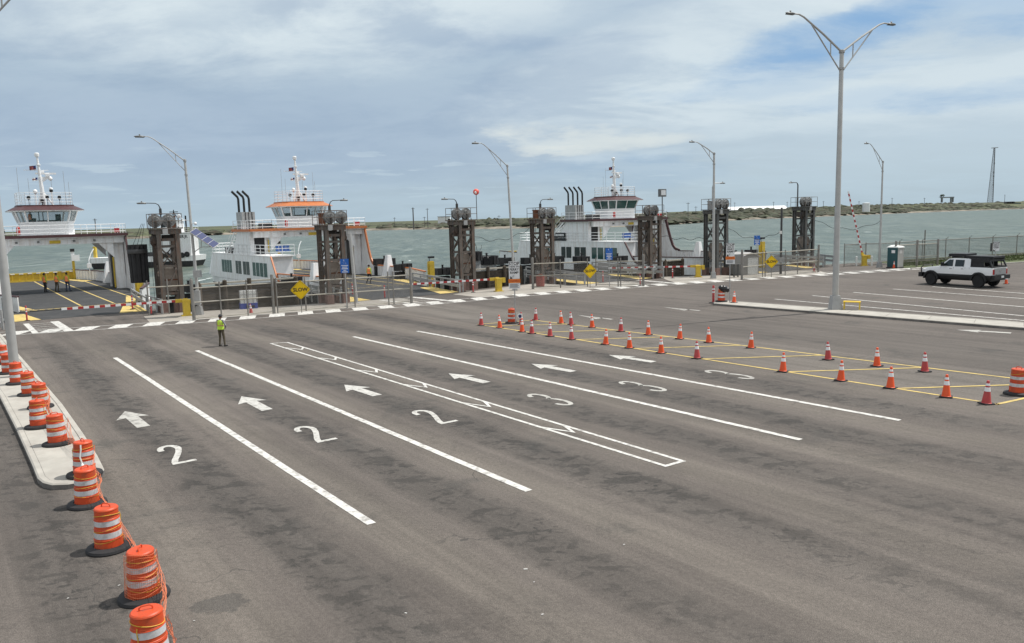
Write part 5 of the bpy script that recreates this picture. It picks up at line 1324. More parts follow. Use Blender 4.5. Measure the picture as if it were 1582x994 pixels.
    m=MB(); m.prism(octo(2.72,2.07),8.521,8.60); m.build('roof_cap',trim,t)
    m=MB(); railing(m,octo(2.6,1.95),8.6,1.15,nr=4,step=1.1,r=.022,closed=True); m.build('roof_railing','white_clean',t)
    # mast
    m=MB(); m.tube((0,0,8.6),(-.12,0,11.3),.24,.19,n=10); m.tube((-.12,0,11.3),(-.22,0,13.3),.15,.10,n=10); m.lathe([(.22,0),(.24,.1),(.24,.3),(.18,.36),(0,.38)],c=(-.22,0,13.2),n=10); m.lathe([(.24,0),(.24,.06)],c=(-.17,0,12.4),n=10)
    m.tube((-.5,0,8.6),(-.05,0,10.2),.10,n=7); m.tube((.9,0,8.6),(-.02,0,9.9),.09,n=7)
    m.extr([(-.1,-.1,10.7),(.95,-.1,11.3),(-.1,-.1,11.3)],(0,.2,0)); m.build('mast','white_clean',t)
    m=MB(); m.box((.45,0,11.62),(2.0,.14,.16)); m.box((.6,0,11.45),(.4,.4,.25)); m.box((-.4,.3,11.95),(2.4,.05,.05)); m.box((.2,.3,11.75),(.3,.3,.3)); m.build('radar_scanner','white_clean',t)
    m=MB(); m.ball((.85,0,11.15),.22,10,8); m.ball((-.75,-.3,9.9),.22,10,8); m.tube((-.75,-.3,8.6),(-.75,-.3,9.75),.06,n=6); m.tube((.75,-.5,8.6),(.75,-.5,9.95),.06,n=6); m.lathe([(.2,.1),(.17,.25),(0,.3)],c=(.75,-.5,10.0),n=10); m.build('radome','white_clean',t)
    m=MB(); m.ball((.75,-.5,9.98),.19,10,8); m.build('dark_dome','black_paint',t)
    for sx_,sy_,sz_ in ((.25,-1.0,9.35),(1.4,-1.1,9.3),(-.2,-.4,9.0),(-1.5,-.9,9.3)): m=MB(); m.lathe([(0,-.16),(.17,-.16),(.19,.0),(.12,.16),(0,.17)],c=(sx_,sy_,sz_),axis='y',n=12); m.tube((sx_,sy_,sz_-.15),(sx_,sy_,8.6),.03,n=5); m.build('searchlight','black_paint',t)
    m=MB()
    for xx,yy,h_ in ((-2.3,-.5,12.1),(2.2,.4,11.9),(-1.2,1,11.2),(2.7,1,10.9),(1,.9,11.0)): m.tube((xx,yy,8.6),(xx,yy,h_),.018,n=4)
    m.build('whip_aerial','galv',t)
    flag(t,(-.42,0,12.0),.62,['flag_blue','flag_red','flag_red']); flag(t,(-.38,0,10.95),.5,['flag_blue','white_clean','flag_red'])
    m=MB(); m.lathe([(.18,0),(.18,.6),(.1,.7),(0,.72)],c=(-2.9,-2.6,5.9),n=10); m.box((6.6,-2.4,6.05),(.5,.4,.4)); m.build('deck_locker','red_paint',t)
    # passenger house on the port side
    hx0,hx1,y0,y1,zt=-7.4,-4.5,-8.6,12.3,3.0
    m=MB(); m.b2(hx0+.12,hx1,y0+.9,y1-.6,.3,zt); 
    m.extr([(hx0,y0+.1,zt),(hx0,y0-.5,2.2),(hx0,y0-1.5,.9),(hx0,y0-2.0,.25),(hx0,y1+1.2,.25),(hx0,y1+.3,2.2),(hx0,y1,zt)],(.119,0,0)); m.build('passenger_house','white_paint',t)
    m=MB(); seq=[(y0+.1,zt+.04),(y0-.5,2.2),(y0-1.1,1.35),(y0-1.6,.75),(y0-2.4,.55)]
    for p,q in zip(seq,seq[1:]): m.bar((hx0+.02,p[0],p[1]),(hx0+.02,q[0],q[1]),.16,.16,up=(1,0,0))
    m.build('house_trim',trim,t)
    m=MB(); m.b2(hx0-.05,hx1+.05,y0+.2,y1,zt+.001,zt+.10); m.build('house_roof','white_paint',t)
    for ya,yb in ((-7.2,-6.2),(-6.0,-5.0),(-4.8,-3.8),(-3.6,-2.7),(4.7,5.5),(5.65,6.45),(6.6,7.4),(7.55,8.5)): m=MB(); m.b2(hx0-.02,hx0+.02,ya,yb,.95,2.35); m.build('tinted_window','green_glass',t,smooth=0)
    for ya,yb in ((-1.6,-.6),(-.45,.55),(1.2,2.2),(2.35,3.2)): m=MB(); m.b2(hx0-.02,hx0+.02,ya,yb,.95,2.35); m.build('clear_window','tint_glass',t,smooth=0)
    m=MB(); m.b2(hx0+.5,hx0+1.6,y0+.84,y0+.88,.45,2.5); m.build('house_door','white_clean',t)
    m=MB(); m.b2(hx0+.9,hx1-.3,y0+.80,y0+.839,.6,2.6); m.build('end_panel','white_clean',t)
    m=MB(); railing(m,[(hx1,y0+.3),(hx0+.05,y0+.3),(hx0+.05,y1-.1),(hx1,y1-.1)],zt+.1,1.05,r=.035); m.build('house_railing','white_clean',t)
    m=MB(); [m.b2(hx0+.35,hx0+.9,yy,yy+1.5,zt+.1,zt+.75) for yy in(1.5,4,6.4)]; m.build('life_raft_box','black_paint',t)
    m=MB(); 
    for k in range(4): m.b2(hx1-1.7+k*.42,hx1-1.35+k*.42,y0+1.0,y0+1.5,zt+.5,zt+.56); m.b2(hx1-1.7+k*.42,hx1-1.35+k*.42,y0+1.5,y0+1.56,zt+.5,zt+1.05)
    m.build('passenger_seat','seat_blue',t)
    # port leg with doorway, stair, stacks
    m=MB(); m.b2(-7.3,-4.9,-2.0,2.2,zt+.101,5.45); m.extr([(-7.3,2.201,zt+.101),(-7.3,4.2,zt+.101),(-7.3,2.201,5.4)],(.1,0,0)); m.build('port_leg','white_paint',t)
    m=MB(); m.b2(-6.75,-5.5,-2.04,-2.005,zt+.15,5.15); m.build('doorway','interior_dark',t)
    m=MB(); m.b2(-7.34,-7.305,-1.4,-.6,zt+.6,5.1) if False else m.tube((-5.1,-2.2,zt+.2),(-5.1,-2.2,4.6),.07,n=6); m.build('yellow_standpipe','yellow_paint',t)
    m=MB()
    for k in range(8): f=k/7; m.b2(-7.5,-6.9,2.6+2.9*(1-f)-.14,2.6+2.9*(1-f)+.14,zt+.25+f*2.2,zt+.31+f*2.2)
    for xx in(-7.52,-6.88): m.bar((xx,5.6,zt+.15),(xx,2.5,zt+2.5),.05,.22); m.tube((xx,5.6,zt+1.05),(xx,2.5,zt+3.4),.03,n=5)
    m.build('stairway','white_clean',t)
    m=MB(); m.b2(-7.1,-5.5,.6,2.6,5.62,7.6); m.build('stack_casing','galv',t); m=MB(); [m.b2(-7.12+.4*k,-7.0+.4*k,.57,.599,5.7,7.58) for k in range(1,4)]; m.build('casing_louvre','dark_steel',t)
    for k in range(stacks):
        xx=-6.85+k*.52; m=MB(); m.path([(xx,2.2-.38*k,7.55),(xx,2.2-.38*k,9.0),(xx-.08,2.2-.38*k,9.25),(xx-.75,2.2-.38*k,9.85)],.12 if stacks>3 else .14,9); m.build('exhaust_pipe','black_paint',t)
    m=MB(); m.b2(-5.2,-4.0,-1,.5,5.63,6.4); m.build('deck_box','dark_steel',t)
    if boards:
        m=MB(); m.b2(hx0-.10,hx0-.05,-1.2+3.5,2.4+3.5,zt+.55,zt+1.15); nb=m.build('name_board','black_paint',t)
        m=MB(); r_=random.Random(3); yy=5.7
        while yy>2.6: w_=r_.uniform(.12,.22); m.b2(hx0-.115,hx0-.101,yy-w_,yy,zt+.72,zt+.98); yy-=w_+.08
        m.build('board_lettering','white_clean',nb)
        m=MB(); m.b2(hx0-.10,hx0-.05,2.2,5.9,zt+.12,zt+.45); m.build('lower_board','black_paint',t)
    return t
FA=ferry(8.3,88.6,'maroon','maroon-trimmed car ferry docked at the left edge, open yellow-lined deck facing us','car ferries in the slips',boards=False)
FB=ferry(32.5,85.6,'orange_trim','orange-trimmed car ferry with three bent exhaust stacks in the middle slip','car ferries in the slips')
FC=ferry(71.2,76.2,'maroon','maroon-trimmed white car ferry seen broadside behind the right-hand towers','car ferries in the slips',glassm='green_glass',boards=True,stacks=4)
# ================================================================ WORK BOAT BEHIND THE FIRST TOWER
t=thing('work_boat','black and white work boat passing behind the leftmost lift tower','boat',(-71.9,158,WATER),R(4))
hl=[(-11.5,-.2),(-10.2,-2.2),(9.5,-3.0),(10,3.0),(-10.2,2.2)]
m=MB(); m.frust([(x_*.92,y_*.85) for x_,y_ in hl],-.6,hl,1.15); m.build('hull','hull_black',t)
m=MB(); m.frust(hl,1.151,[(x_*1.02,y_*1.0) for x_,y_ in hl],2.2,m=0); m.build('bulwark','white_paint',t)
m=MB(); m.b2(2.7,9.0,-2.4,2.4,2.2,6.6); m.b2(2.5,9.2,-2.6,2.6,6.6,6.75); m.build('deckhouse','white_paint',t)
text_part('STOTSER JR.',.78,'ink',t,(7.0,-2.43,5.9),(R(90),0,0),bold=.012,ext=.01,sx=.72)
m=MB(); m.b2(3.2,6.6,-1.7,1.7,6.75,9.0); m.b2(2.9,6.9,-1.95,1.95,9.0,9.15); m.build('wheelhouse','white_clean',t)
m=MB(); [m.b2(3.4+k*1.05,4.2+k*1.05,-1.74,-1.705,7.7,8.6) for k in range(3)]; m.build('wheelhouse_window','tint_glass',t,smooth=0)
m=MB(); railing(m,[(2.6,-2.5),(9.1,-2.5),(9.1,2.5)],6.75,1.0,r=.03); m.build('railing','white_clean',t)
m=MB(); m.tube((5.4,0,9.1),(5.4,0,11.2),.09,n=6); m.tube((4.6,0,9.1),(5.4,0,10.8),.06,n=5); m.tube((6.2,0,9.1),(5.4,0,10.8),.06,n=5); m.b2(4.6,6.2,-.1,.1,10.7,10.85); m.b2(4.9,5.9,-.4,.4,9.9,10.0); m.tube((7.6,0,6.7),(7.6,0,10.0),.16,n=8); m.build('mast','black_paint',t)
m=MB()
for k in range(6): m.lathe([(.28,-.16),(.5,-.16),(.55,0),(.5,.16),(.28,.16)],c=(3.6+k*.95,-3.05,2.3+.15*(k%2)),axis='y',n=12)
m.build('tyre_fender','black_rubber',t)
m=MB(); m.b2(-10.6,-10.1,-.3,.3,2.2,4.4); m.build('bow_post','yellow_paint',t)
m=MB(); m.b2(-1.0,2.2,-2.2,-1.2,2.2,3.0); m.lathe([(.5,0),(.5,1.2),(0,1.3)],c=(-3,0,2.2),n=12); m.build('deck_gear','dark_steel',t)
# ================================================================ PEOPLE
def person(label,loc,rz,pose,shirt,pants,vest,cap='hair_dark',skin='skin_tone',cat='person',group=None,hat=False,gloves=None):
    J=dict(pel=(0,0,.93),wai=(0,0,1.08),che=(0,.0,1.30),nec=(0,.0,1.48),hea=(0,-.01,1.63),
      hl=(-.10,0,.90),kl=(-.13,-.02,.50),al=(-.14,.03,.09),hr=(.10,0,.90),kr=(.13,-.02,.50),ar=(.14,.03,.09),
      sl=(-.19,0,1.41),el=(-.25,.03,1.13),wl=(-.24,-.04,.90),sr=(.19,0,1.41),er=(.25,.03,1.13),wr=(.24,-.04,.90)); J.update(pose)
    J={k:Vector(v) for k,v in J.items()}
    segs=[]  # (p,q,r0,r1,mat)
    MT=[shirt,pants,skin,'black_paint']
    def sg(a,b,r0,r1,mi): segs.append((Vector(a),Vector(b),r0,r1,mi))
    for s in 'lr':
        sg(J['h'+s],J['k'+s],.088,.065,1); sg(J['k'+s],J['a'+s],.066,.048,1)
        a=J['a'+s]; out=Vector((-.03 if s=='l' else .03,-.16,0)); heel=a+Vector((0,.03,-.045)); toe=a+out+Vector((0,0,-.055)); sg(heel,toe,.045,.036,3)
        sg(J['s'+s],J['e'+s],.058,.045,0); sg(J['e'+s],J['w'+s],.045,.034,0)
        d=(J['w'+s]-J['e'+s]).normalized(); w=J['w'+s]; h=w+d*.09; sg(w,h,.032,.036,2)
        sd_=Vector((0,1,0)) if abs(d.y)<.8 else Vector((1,0,0)); sd_=(sd_-d*sd_.dot(d)).normalized(); up=d.cross(sd_)
        for k in range(4):
            b0=h+sd_*(-.027+.018*k)+d*.01; ln=(.055,.068,.064,.05)[k]; m1=b0+d*ln*.55; sg(b0,m1,.010,.009,2); sg(m1,m1+d*ln*.4+up*.02,.009,.008,2)
        tb=w+d*.03-sd_*.03; sg(tb,tb+d*.045-sd_*.03,.012,.010,2)
    segs2=[]
    rings=[(J['pel']+Vector((0,0,-.06)),.165,.115,1),(J['pel']+Vector((0,0,.05)),.165,.118,1),(J['wai'],.150,.108,0),(J['che'],.180,.120,0),(J['nec']+Vector((0,0,-.06)),.15,.085,0),(J['nec']+Vector((0,0,-.01)),.07,.065,0)]
    bmv=MB()
    for (p,q,r0,r1,mi) in segs:
        bmv.tube(p,q,r0,r1,10); bmv.ball(p,r0,10,8); bmv.ball(q,r1,10,8)
    vs=[];N_=16
    for c,rx_,ry_,mi in rings:
        for i in range(N_): a=2*math.pi*i/N_; vs.append(c+Vector((math.cos(a)*rx_,math.sin(a)*ry_,0)))
    bmv.add(vs,[(r*N_+i,r*N_+(i+1)%N_,(r+1)*N_+(i+1)%N_,(r+1)*N_+i) for r in range(len(rings)-1) for i in range(N_)]+[tuple(range(N_-1,-1,-1)),tuple(range((len(rings)-1)*N_,len(rings)*N_))])
    for s in 'lr': bmv.tube(J['che']+Vector((0,0,.1)),J['s'+s],.075,.062,10); bmv.ball(J['s'+s],.062,10,8)
    bmv.tube(J['nec']-Vector((0,0,.03)),J['hea'],.055,.052,10)
    hc=J['hea']+Vector((0,0,.02)); bmv.ball(hc,.11,16,12,sc=(.72,.90,1.08)); bmv.ball(hc+Vector((0,-.02,-.055)),.07,12,8,sc=(.8,.95,.8)); bmv.tube(hc+Vector((0,-.09,.01)),hc+Vector((0,-.118,-.02)),.012,.017,8)
    for sx in(-1,1): bmv.ball(hc+Vector((sx*.083,.005,-.005)),.024,8,6,sc=(.4,.8,1.3))
    me=bpy.data.meshes.new('b'); me.from_pydata(bmv.v,[],bmv.f); ob=bpy.data.objects.new('b',me); col.objects.link(ob)
    md=ob.modifiers.new('r','REMESH'); md.mode='VOXEL'; md.voxel_size=.0115; ms=ob.modifiers.new('s','SMOOTH'); ms.factor=.5; ms.iterations=3
    bpy.context.view_layer.update(); dg=bpy.context.evaluated_depsgraph_get(); bme=bpy.data.meshes.new_from_object(ob.evaluated_get(dg)); bpy.data.objects.remove(ob)
    bme.name='person_body'
    for k in MT: bme.materials.append(M[k])
    segs+= [(J['pel'],J['pel']+Vector((0,0,.03)),.15,.15,1),(J['wai'],J['che'],.14,.15,0),(J['nec']+Vector((0,0,.06)),hc,.05,.1,2),(J['che'],J['nec']-Vector((0,0,.03)),.13,.07,0)]
    def near(c):
        best=9;bi=0
        for p,q,r0,r1,mi in segs:
            d=q-p; L2_=d.length_squared; tt=0 if L2_<1e-9 else max(0,min(1,(c-p).dot(d)/L2_)); dist=(c-p-d*tt).length-(r0+(r1-r0)*tt)
            if dist<best: best=dist;bi=mi
        return bi
    for pl in bme.polygons: pl.material_index=near(pl.center); pl.use_smooth=True
    o=bpy.data.objects.new('person',bme); col.objects.link(o); o.location=loc; o.rotation_euler=(0,0,rz); o.scale=(.94 if loc[2]==0 else 1.03,)*3; tag(o,label,cat,group)
    # vest
    if vest:
        v=MB(); vr=[(J['wai']+Vector((0,0,-.14)),.208,.152),(J['wai']+Vector((0,0,0)),.182,.136),(J['che'],.205,.146),(J['che']+Vector((0,0,.09)),.198,.132),(J['nec']+Vector((0,0,-.055)),.155,.108),(J['nec']+Vector((0,0,-.02)),.10,.085)]
        vs=[];N_=20
        for c,rx_,ry_ in vr:
            for i in range(N_): a=2*math.pi*i/N_; vs.append(c+Vector((math.cos(a)*rx_,math.sin(a)*ry_,0)))
        fs=[];mi=[]
        for r in range(len(vr)-1):
            for i in range(N_):
                fs.append((r*N_+i,r*N_+(i+1)%N_,(r+1)*N_+(i+1)%N_,(r+1)*N_+i)); mi.append(1 if r==1 and False else 0)
        v.add(vs,fs,0); vo=v.build('safety_vest',vest,o,smooth=60)
        sp_=MB(); c=J['wai'].lerp(J['che'],.35)
        sp_.lathe([(.193,-.025),(.198,-.025),(.200,.025),(.195,.025)],c=c,n=20,sy=.74)
        for sx in(-1,1): sp_.path([c+Vector((sx*.09,.137,0)),J['che']+Vector((sx*.09,.134,.06)),J['nec']+Vector((sx*.085,.07,-.03))],.013,5)
        sp_.build('vest_stripe','hivis_stripe',o)
    m=MB(); m.ball(hc+Vector((0,.012,.03)),.113,14,10,sc=(.78,.94,.98))
    hr=m.build('hair' if not hat else 'cap',cap,o)
    if hat: m=MB(); m.lathe([(.0,.05),(.06,.05),(.135,.035),(.14,.042),(.06,.065),(0,.065)],c=hc+Vector((0,-.04,0)),n=16,sy=1.0); m.build('cap_brim',cap,o)
    return o
x,y=g(343,535)
person('person in lime safety vest, dark cap and olive trousers standing on the asphalt',(x,y,0),R(172)-.2,
   dict(kl=(-.15,-.03,.50),al=(-.22,.02,.09),kr=(.10,-.02,.5),ar=(.10,.05,.09),el=(-.40,.07,1.17),wl=(-.22,-.10,1.02),er=(.26,-.06,1.12),wr=(.17,-.22,.98),hea=(0,-.03,1.62)),'grey_shirt','olive_cloth','hivis_lime',cap='dark_cloth',hat=True)
def deck(u,v,z=.31): x,y=g(u,v,z); return (x,y,z)
person('person in orange vest and dark jeans on the ferry deck, leftmost of three',deck(70.5,451.5),R(155),dict(kr=(.12,-.05,.5),ar=(.15,-.02,.09)),'lime_shirt','dark_cloth','hivis_orange',group='deck crew in orange vests')
person('person in orange vest and dark trousers on the ferry deck, middle of three',deck(89,451),R(160),dict(el=(-.30,.03,1.15),wl=(-.30,-.05,.93),kr=(.16,-.02,.5),ar=(.24,.03,.09)),'lime_shirt','olive_cloth','hivis_orange',group='deck crew in orange vests')
person('person in orange vest and blue jeans on the ferry deck, rightmost of three',deck(105,450.3),R(165),dict(er=(.34,.05,1.17),wr=(.30,-.06,.98),kl=(-.18,-.04,.5),al=(-.28,.03,.09)),'lime_shirt','jeans','hivis_orange',group='deck crew in orange vests')
person('person in orange vest walking alone on the deck of the orange-trimmed ferry',deck(571,438.5),R(150),dict(kl=(-.12,-.16,.52),al=(-.12,.05,.10),kr=(.12,.02,.5),ar=(.12,.28,.12)),'lime_shirt','dark_cloth','hivis_orange')
x,y=P(7.0,88.0); person('person in orange vest standing inside the leftmost ferry wheelhouse',(x,y,6.3),R(150),{},'dark_cloth','dark_cloth','hivis_orange')
# ================================================================ PICKUP TRUCK
rA=Vector(g(1509,444.6)); fA=Vector(g(1437,440)); hd=(fA-rA).normalized(); an=math.atan2(hd.y,hd.x)
hd=Vector((math.cos(an),math.sin(an))); rt=Vector((hd.y,-hd.x)); ctr=rA.lerp(fA,.5)+rt*.92-hd*.12
t=thing('pickup_truck','white crew-cab pickup truck with black canopy, roof rack and black lower body','truck',(ctr.x,ctr.y,0),an); t.scale=(.95,1,1)
WB=4.0; xf,xr=WB/2,-WB/2; w=1.0
def sect(xs,half,z0,z1,hw1=None):
    pass
m=MB()   # lower black sill/chassis and upper white body as lofts along x
def loft(m,S,mi=0,bl=.02):
    """S: list of (x, halfwidth bottom, z bottom, halfwidth top, z top)"""
    vs=[]
    for x_,hb,zb,ht,zt_ in S: 
        zm=(zb+zt_)/2+.05; vs+=[(x_,-hb,zb),(x_,-(max(hb,ht) if bl else (hb+ht)/2)-bl,zm),(x_,-ht,zt_),(x_,ht,zt_),(x_,(max(hb,ht) if bl else (hb+ht)/2)+bl,zm),(x_,hb,zb)]
    fs=[(r*6+i,r*6+(i+1)%6,(r+1)*6+(i+1)%6,(r+1)*6+i) for r in range(len(S)-1) for i in range(6)]+[(5,4,3,2,1,0),tuple(range((len(S)-1)*6,len(S)*6))]
    m.add(vs,fs,mi)
loft(m,[(-3.05,.95,.98,.94,1.52),(-2.9,.97,.95,.95,1.54),(-1,.98,.93,.96,1.54),(.0,.98,.93,.95,1.52),(1.2,.98,.93,.95,1.50),(1.45,.98,.95,.93,1.50),(2.4,.96,.98,.86,1.42),(2.75,.93,1.0,.80,1.34),(2.9,.85,1.0,.72,1.22)])
m.build('body','truck_white',t,smooth=40)
m=MB(); loft(m,[(-1.25,.93,1.50,.80,2.10),(-1.0,.93,1.50,.78,2.17),(.2,.93,1.50,.78,2.18),(.62,.93,1.50,.76,2.12),(1.42,.91,1.47,.86,1.53)],0,0); m.build('cab','truck_white',t,smooth=35)
m=MB(); loft(m,[(-2.95,.94,.55,.985,.95),(-1.2,.9,.55,.995,.95),(1.2,.9,.55,.995,.95),(2.6,.86,.6,.97,.98)]); m.build('lower_body','black_paint',t)
def quad_side(m,pts,s,off=.012):
    m.extr([(x_,s*(y_+off),z_) for x_,y_,z_ in pts],(0,s*.012,0))
yw=lambda z:.945-(z-1.5)*.235
for s in(-1,1):
    m=MB(); quad_side(m,[(1.12,yw(1.56),1.56),(.22,yw(1.56),1.56),(.22,yw(2.06),2.06),(.55,yw(2.06),2.06)],s); m.build('front_window','tint_glass',t,smooth=0)
    m=MB(); quad_side(m,[(.02,yw(1.56),1.56),(-.72,yw(1.56),1.56),(-.72,yw(2.06),2.06),(.02,yw(2.06),2.06)],s); m.build('rear_window','tint_glass',t,smooth=0)
    m=MB(); m.b2(.88,1.02,s*1.0,s*1.28,1.55,1.85); m.bar((.95,s*.93,1.6),(.95,s*1.05,1.65),.06); m.build('mirror','black_paint',t)
    m=MB(); [m.b2(xx-.10,xx+.10,s*.985,s*1.005,1.36,1.40) for xx in(.35,-.62)]; m.build('door_handle','chrome',t)
    m=MB(); [m.b2(xx-.006,xx+.006,s*.978,s*.984,.98,1.5) for xx in(1.18,.12,-.85,-1.2)]; m.build('door_seam','ink',t)
    m=MB(); m.b2(-3.08,-2.90,s*.93,s*.74,1.02,1.40); m.build('tail_light','tail_red',t)
    m=MB(); m.b2(2.78,2.93,s*.85,s*.55,1.05,1.28); m.build('headlight','plate_white',t)
    for xx in(xf,xr):
        m=MB(); n_=14; oo=[(xx+.66*math.cos(math.pi*i/n_),.52+.66*math.sin(math.pi*i/n_)) for i in range(n_+1)]; ii=[(xx+.53*math.cos(math.pi*i/n_),.52+.53*math.sin(math.pi*i/n_)) for i in range(n_+1)]
        for i in range(n_): m.extr([(oo[i][0],s*.94,oo[i][1]),(oo[i+1][0],s*.94,oo[i+1][1]),(ii[i+1][0],s*.94,ii[i+1][1]),(ii[i][0],s*.94,ii[i][1])],(0,s*.17,0))
        m.build('wheel_flare','black_paint',t)
        m=MB(); m.lathe([(.0,-.02),(.53,-.02),(.53,.02),(0,.02)],c=(xx,s*.975,.55),axis='y',n=24); m.build('wheel_well','interior_dark',t)
        wh=bpy.data.objects.new('wheel',None); col.objects.link(wh); wh.parent=t; wh.location=(xx,s*.93,.46)
        m=MB(); m.lathe([(.27,-.15),(.42,-.16),(.455,-.12),(.46,0),(.455,.12),(.42,.16),(.27,.15)],axis='y',n=28); m.build('tyre','tyre',wh)
        m=MB(); m.lathe([(.0,.06*s),(.09,.10*s),(.12,.06*s),(.22,.05*s),(.275,.13*s),(.275,-.1*s)],axis='y',n=24)
        for q in range(6): a_=q*math.pi/3; m.bar((0,s*.09,0),(.25*math.cos(a_),s*.09,.25*math.sin(a_)),.05,.03,up=(0,1,0))
        m.build('rim','dark_steel',wh)
m=MB(); m.extr([(1.36,-.80,1.57),(1.36,.80,1.57),(.68,.70,2.08),(.68,-.70,2.08)],(.015,0,.02)); m.build('windscreen','tint_glass',t,smooth=0)
m=MB(); m.b2(-3.10,-3.052,-.73,.73,1.02,1.50); tg=m.build('tailgate','truck_silver',t); m=MB(); m.b2(-3.115,-3.101,-.12,.12,1.24,1.33); m.build('badge','chrome',t)
m=MB(); m.b2(-3.28,-3.02,-1.0,1.0,.68,.97); m.b2(-3.20,-3.0,-.5,.5,.97,1.01); m.build('rear_bumper','black_paint',t)
m=MB(); m.b2(-3.295,-3.281,-.17,.17,.76,.92); m.build('number_plate','plate_white',t)
m=MB(); m.b2(2.85,3.15,-1.0,1.0,.62,.98); m.path([(3.05,-.75,.95),(3.1,-.72,1.35),(3.0,-.6,1.5),(3.0,.6,1.5),(3.1,.72,1.35),(3.05,.75,.95)],.045); m.path([(3.08,-.7,1.2),(3.08,.7,1.2)],.035); m.build('bull_bar','black_paint',t)
m=MB(); m.b2(-2.6,2.5,-.45,.45,.45,.7); m.tube((xr,-.85,.46),(xr,.85,.46),.12,n=10); m.tube((xf,-.85,.46),(xf,.85,.46),.1,n=10); m.lathe([(0,-.2),(.22,-.15),(.22,.15),(0,.2)],c=(xr,0,.46),axis='y',n=12); m.box((.1,-.75,.42),(1.9,.16,.08)); m.build('chassis','black_paint',t)
# bed canopy: black frame with openings
m=MB(); zt0,zt1=1.54,2.12
for s in(-1,1):
    m.b2(-3.0,-1.3,s*.90,s*.94,zt0,zt0+.10); m.bar((-1.3,s*.88,zt1-.05),(-2.75,s*.88,zt1-.05),.10,.28); m.bar((-1.32,s*.91,zt0),(-1.32,s*.87,zt1),.10,.06); m.bar((-3.0,s*.91,zt0),(-2.72,s*.86,zt1),.12,.10); m.bar((-2.15,s*.91,zt0),(-2.15,s*.87,zt1),.34,.04,up=(0,1,0)); 
    m.extr([(-1.3,s*.885,zt0+.1),(-2.0,s*.885,zt0+.1),(-2.0,s*.885,zt1-.1),(-1.3,s*.885,zt1-.1)],(0,s*.01,0))
m.b2(-2.8,-1.3,-.9,.9,zt1,zt1+.05); m.bar((-2.98,-.9,zt0+.04),(-2.98,.9,zt0+.04),.1,.1); m.bar((-2.74,-.86,zt1-.05),(-2.74,.86,zt1-.05),.12,.14); m.bar((-2.87,-.55,zt0),(-2.76,-.5,zt1),.08,.06); m.bar((-2.87,.55,zt0),(-2.76,.5,zt1),.08,.06)
m.build('bed_canopy','canopy_black',t)
m=MB(); m.b2(-2.95,-.75,-.75,.75,2.24,2.38); m.bar((-.75,-.7,2.2),(-2.95,-.7,2.2),.06,.08); m.bar((-.75,.7,2.2),(-2.95,.7,2.2),.06,.08); m.b2(-2.8,-1.0,-.95,-.76,2.18,2.36); m.build('awning_roll','canopy_black',t)
m=MB(); m.b2(-.72,.55,-.68,.68,2.30,2.52); [m.b2(xx-.04,xx+.04,-.72,.72,2.18,2.30) for xx in(-.6,.4)]; m.build('roof_box','canopy_black',t)
m=MB(); m.lathe([(0,-.06),(.10,-.06),(.10,.06),(0,.06)],c=(.85,-.35,2.40),axis='x',n=12); m.lathe([(0,-.06),(.10,-.06),(.10,.06),(0,.06)],c=(.85,.35,2.40),axis='x',n=12); m.bar((.85,-.6,2.28),(.85,.6,2.28),.05); m.bar((.85,-.5,2.28),(.65,-.5,2.15),.04); m.bar((.85,.5,2.28),(.65,.5,2.15),.04); m.build('roof_lamp','black_paint',t)
# ================================================================ FAR SHORE THINGS
def far(u,v,d): return gz(u,v,d)
d=1050; x0,_=far(1128,324,d); x1,_=far(1217,324,d)
t=thing('warehouse','long white-roofed warehouse low on the far shore','warehouse',((x0+x1)/2,d,1.5)); L_=(x1-x0)/2
m=MB(); m.b2(-L_,L_,0,30,0,7.5); m.build('wall','far_grey',t); m=MB(); m.extr([(-L_-1,-1.5,7.2),(-L_-1,31,7.2),(-L_-1,15,11.5)],(2*L_+2,0,0)); m.build('roof','far_white',t)
d=1000; x,_=far(1338,322,d); t=thing('storage_tank','white cylindrical storage tank on the far shore','tank',(x,d,2)); m=MB(); m.lathe([(4.4,0),(4.4,10.5),(4.0,11),(0,11.4)],n=28); m.build('shell','far_white',t); m=MB(); m.lathe([(4.45,10.1),(4.5,10.3),(4.45,10.5)],n=28); m.bar((4.5,0,0),(4.5,0,11),.5); m.build('ladder_rail','galv',t)
d=760; x,_=far(683,338,d); t=thing('pump_house','small white block building on the far shore beside telephone poles','building',(x,d+20,1)); m=MB(); m.b2(-6,6,0,8,0,8); m.b2(4,9,0,8,0,6); m.build('wall','far_white',t); m=MB(); m.b2(-6.3,6.3,-.3,8.3,8,8.5); m.build('roof','far_grey',t)
# lattice tower
d=1500; x,zb=far(1531,312.5,d); _,ztp=far(1533.5,229,d); t=thing('lattice_mast','tall steel lattice mast on the far right shore','radio mast',(x,d,zb)); hh=ztp-zb
m=MB(); wb,wt=6.0,1.3
def lg(i,f): a_=i*2*math.pi/3+.5; r_=wb*(1-f)+wt*f; return (math.cos(a_)*r_+f*1.5,math.sin(a_)*r_,hh*f)
for i in range(3): m.tube(lg(i,0),lg(i,1),.7 if i==0 else .42,n=5)
m.build('mast_leg','far_pole',t); m=MB(); K_=30
for k in range(K_):
    for i in range(3): m.tube(lg(i,k/K_),lg((i+1)%3,(k+1)/K_),.22,n=4); m.tube(lg(i,k/K_),lg((i+1)%3,k/K_),.16,n=4)
m.build('lattice_bracing','far_pole',t); m=MB(); m.tube((1.5-6,0,hh),(1.5+6.5,0,hh+.8),.6,n=5); [m.box((2.6,0,hh*f),(1.8,1.2,1.5)) for f in(.32,.48,.55,.72)]; m.build('aerial_array','far_pole',t)
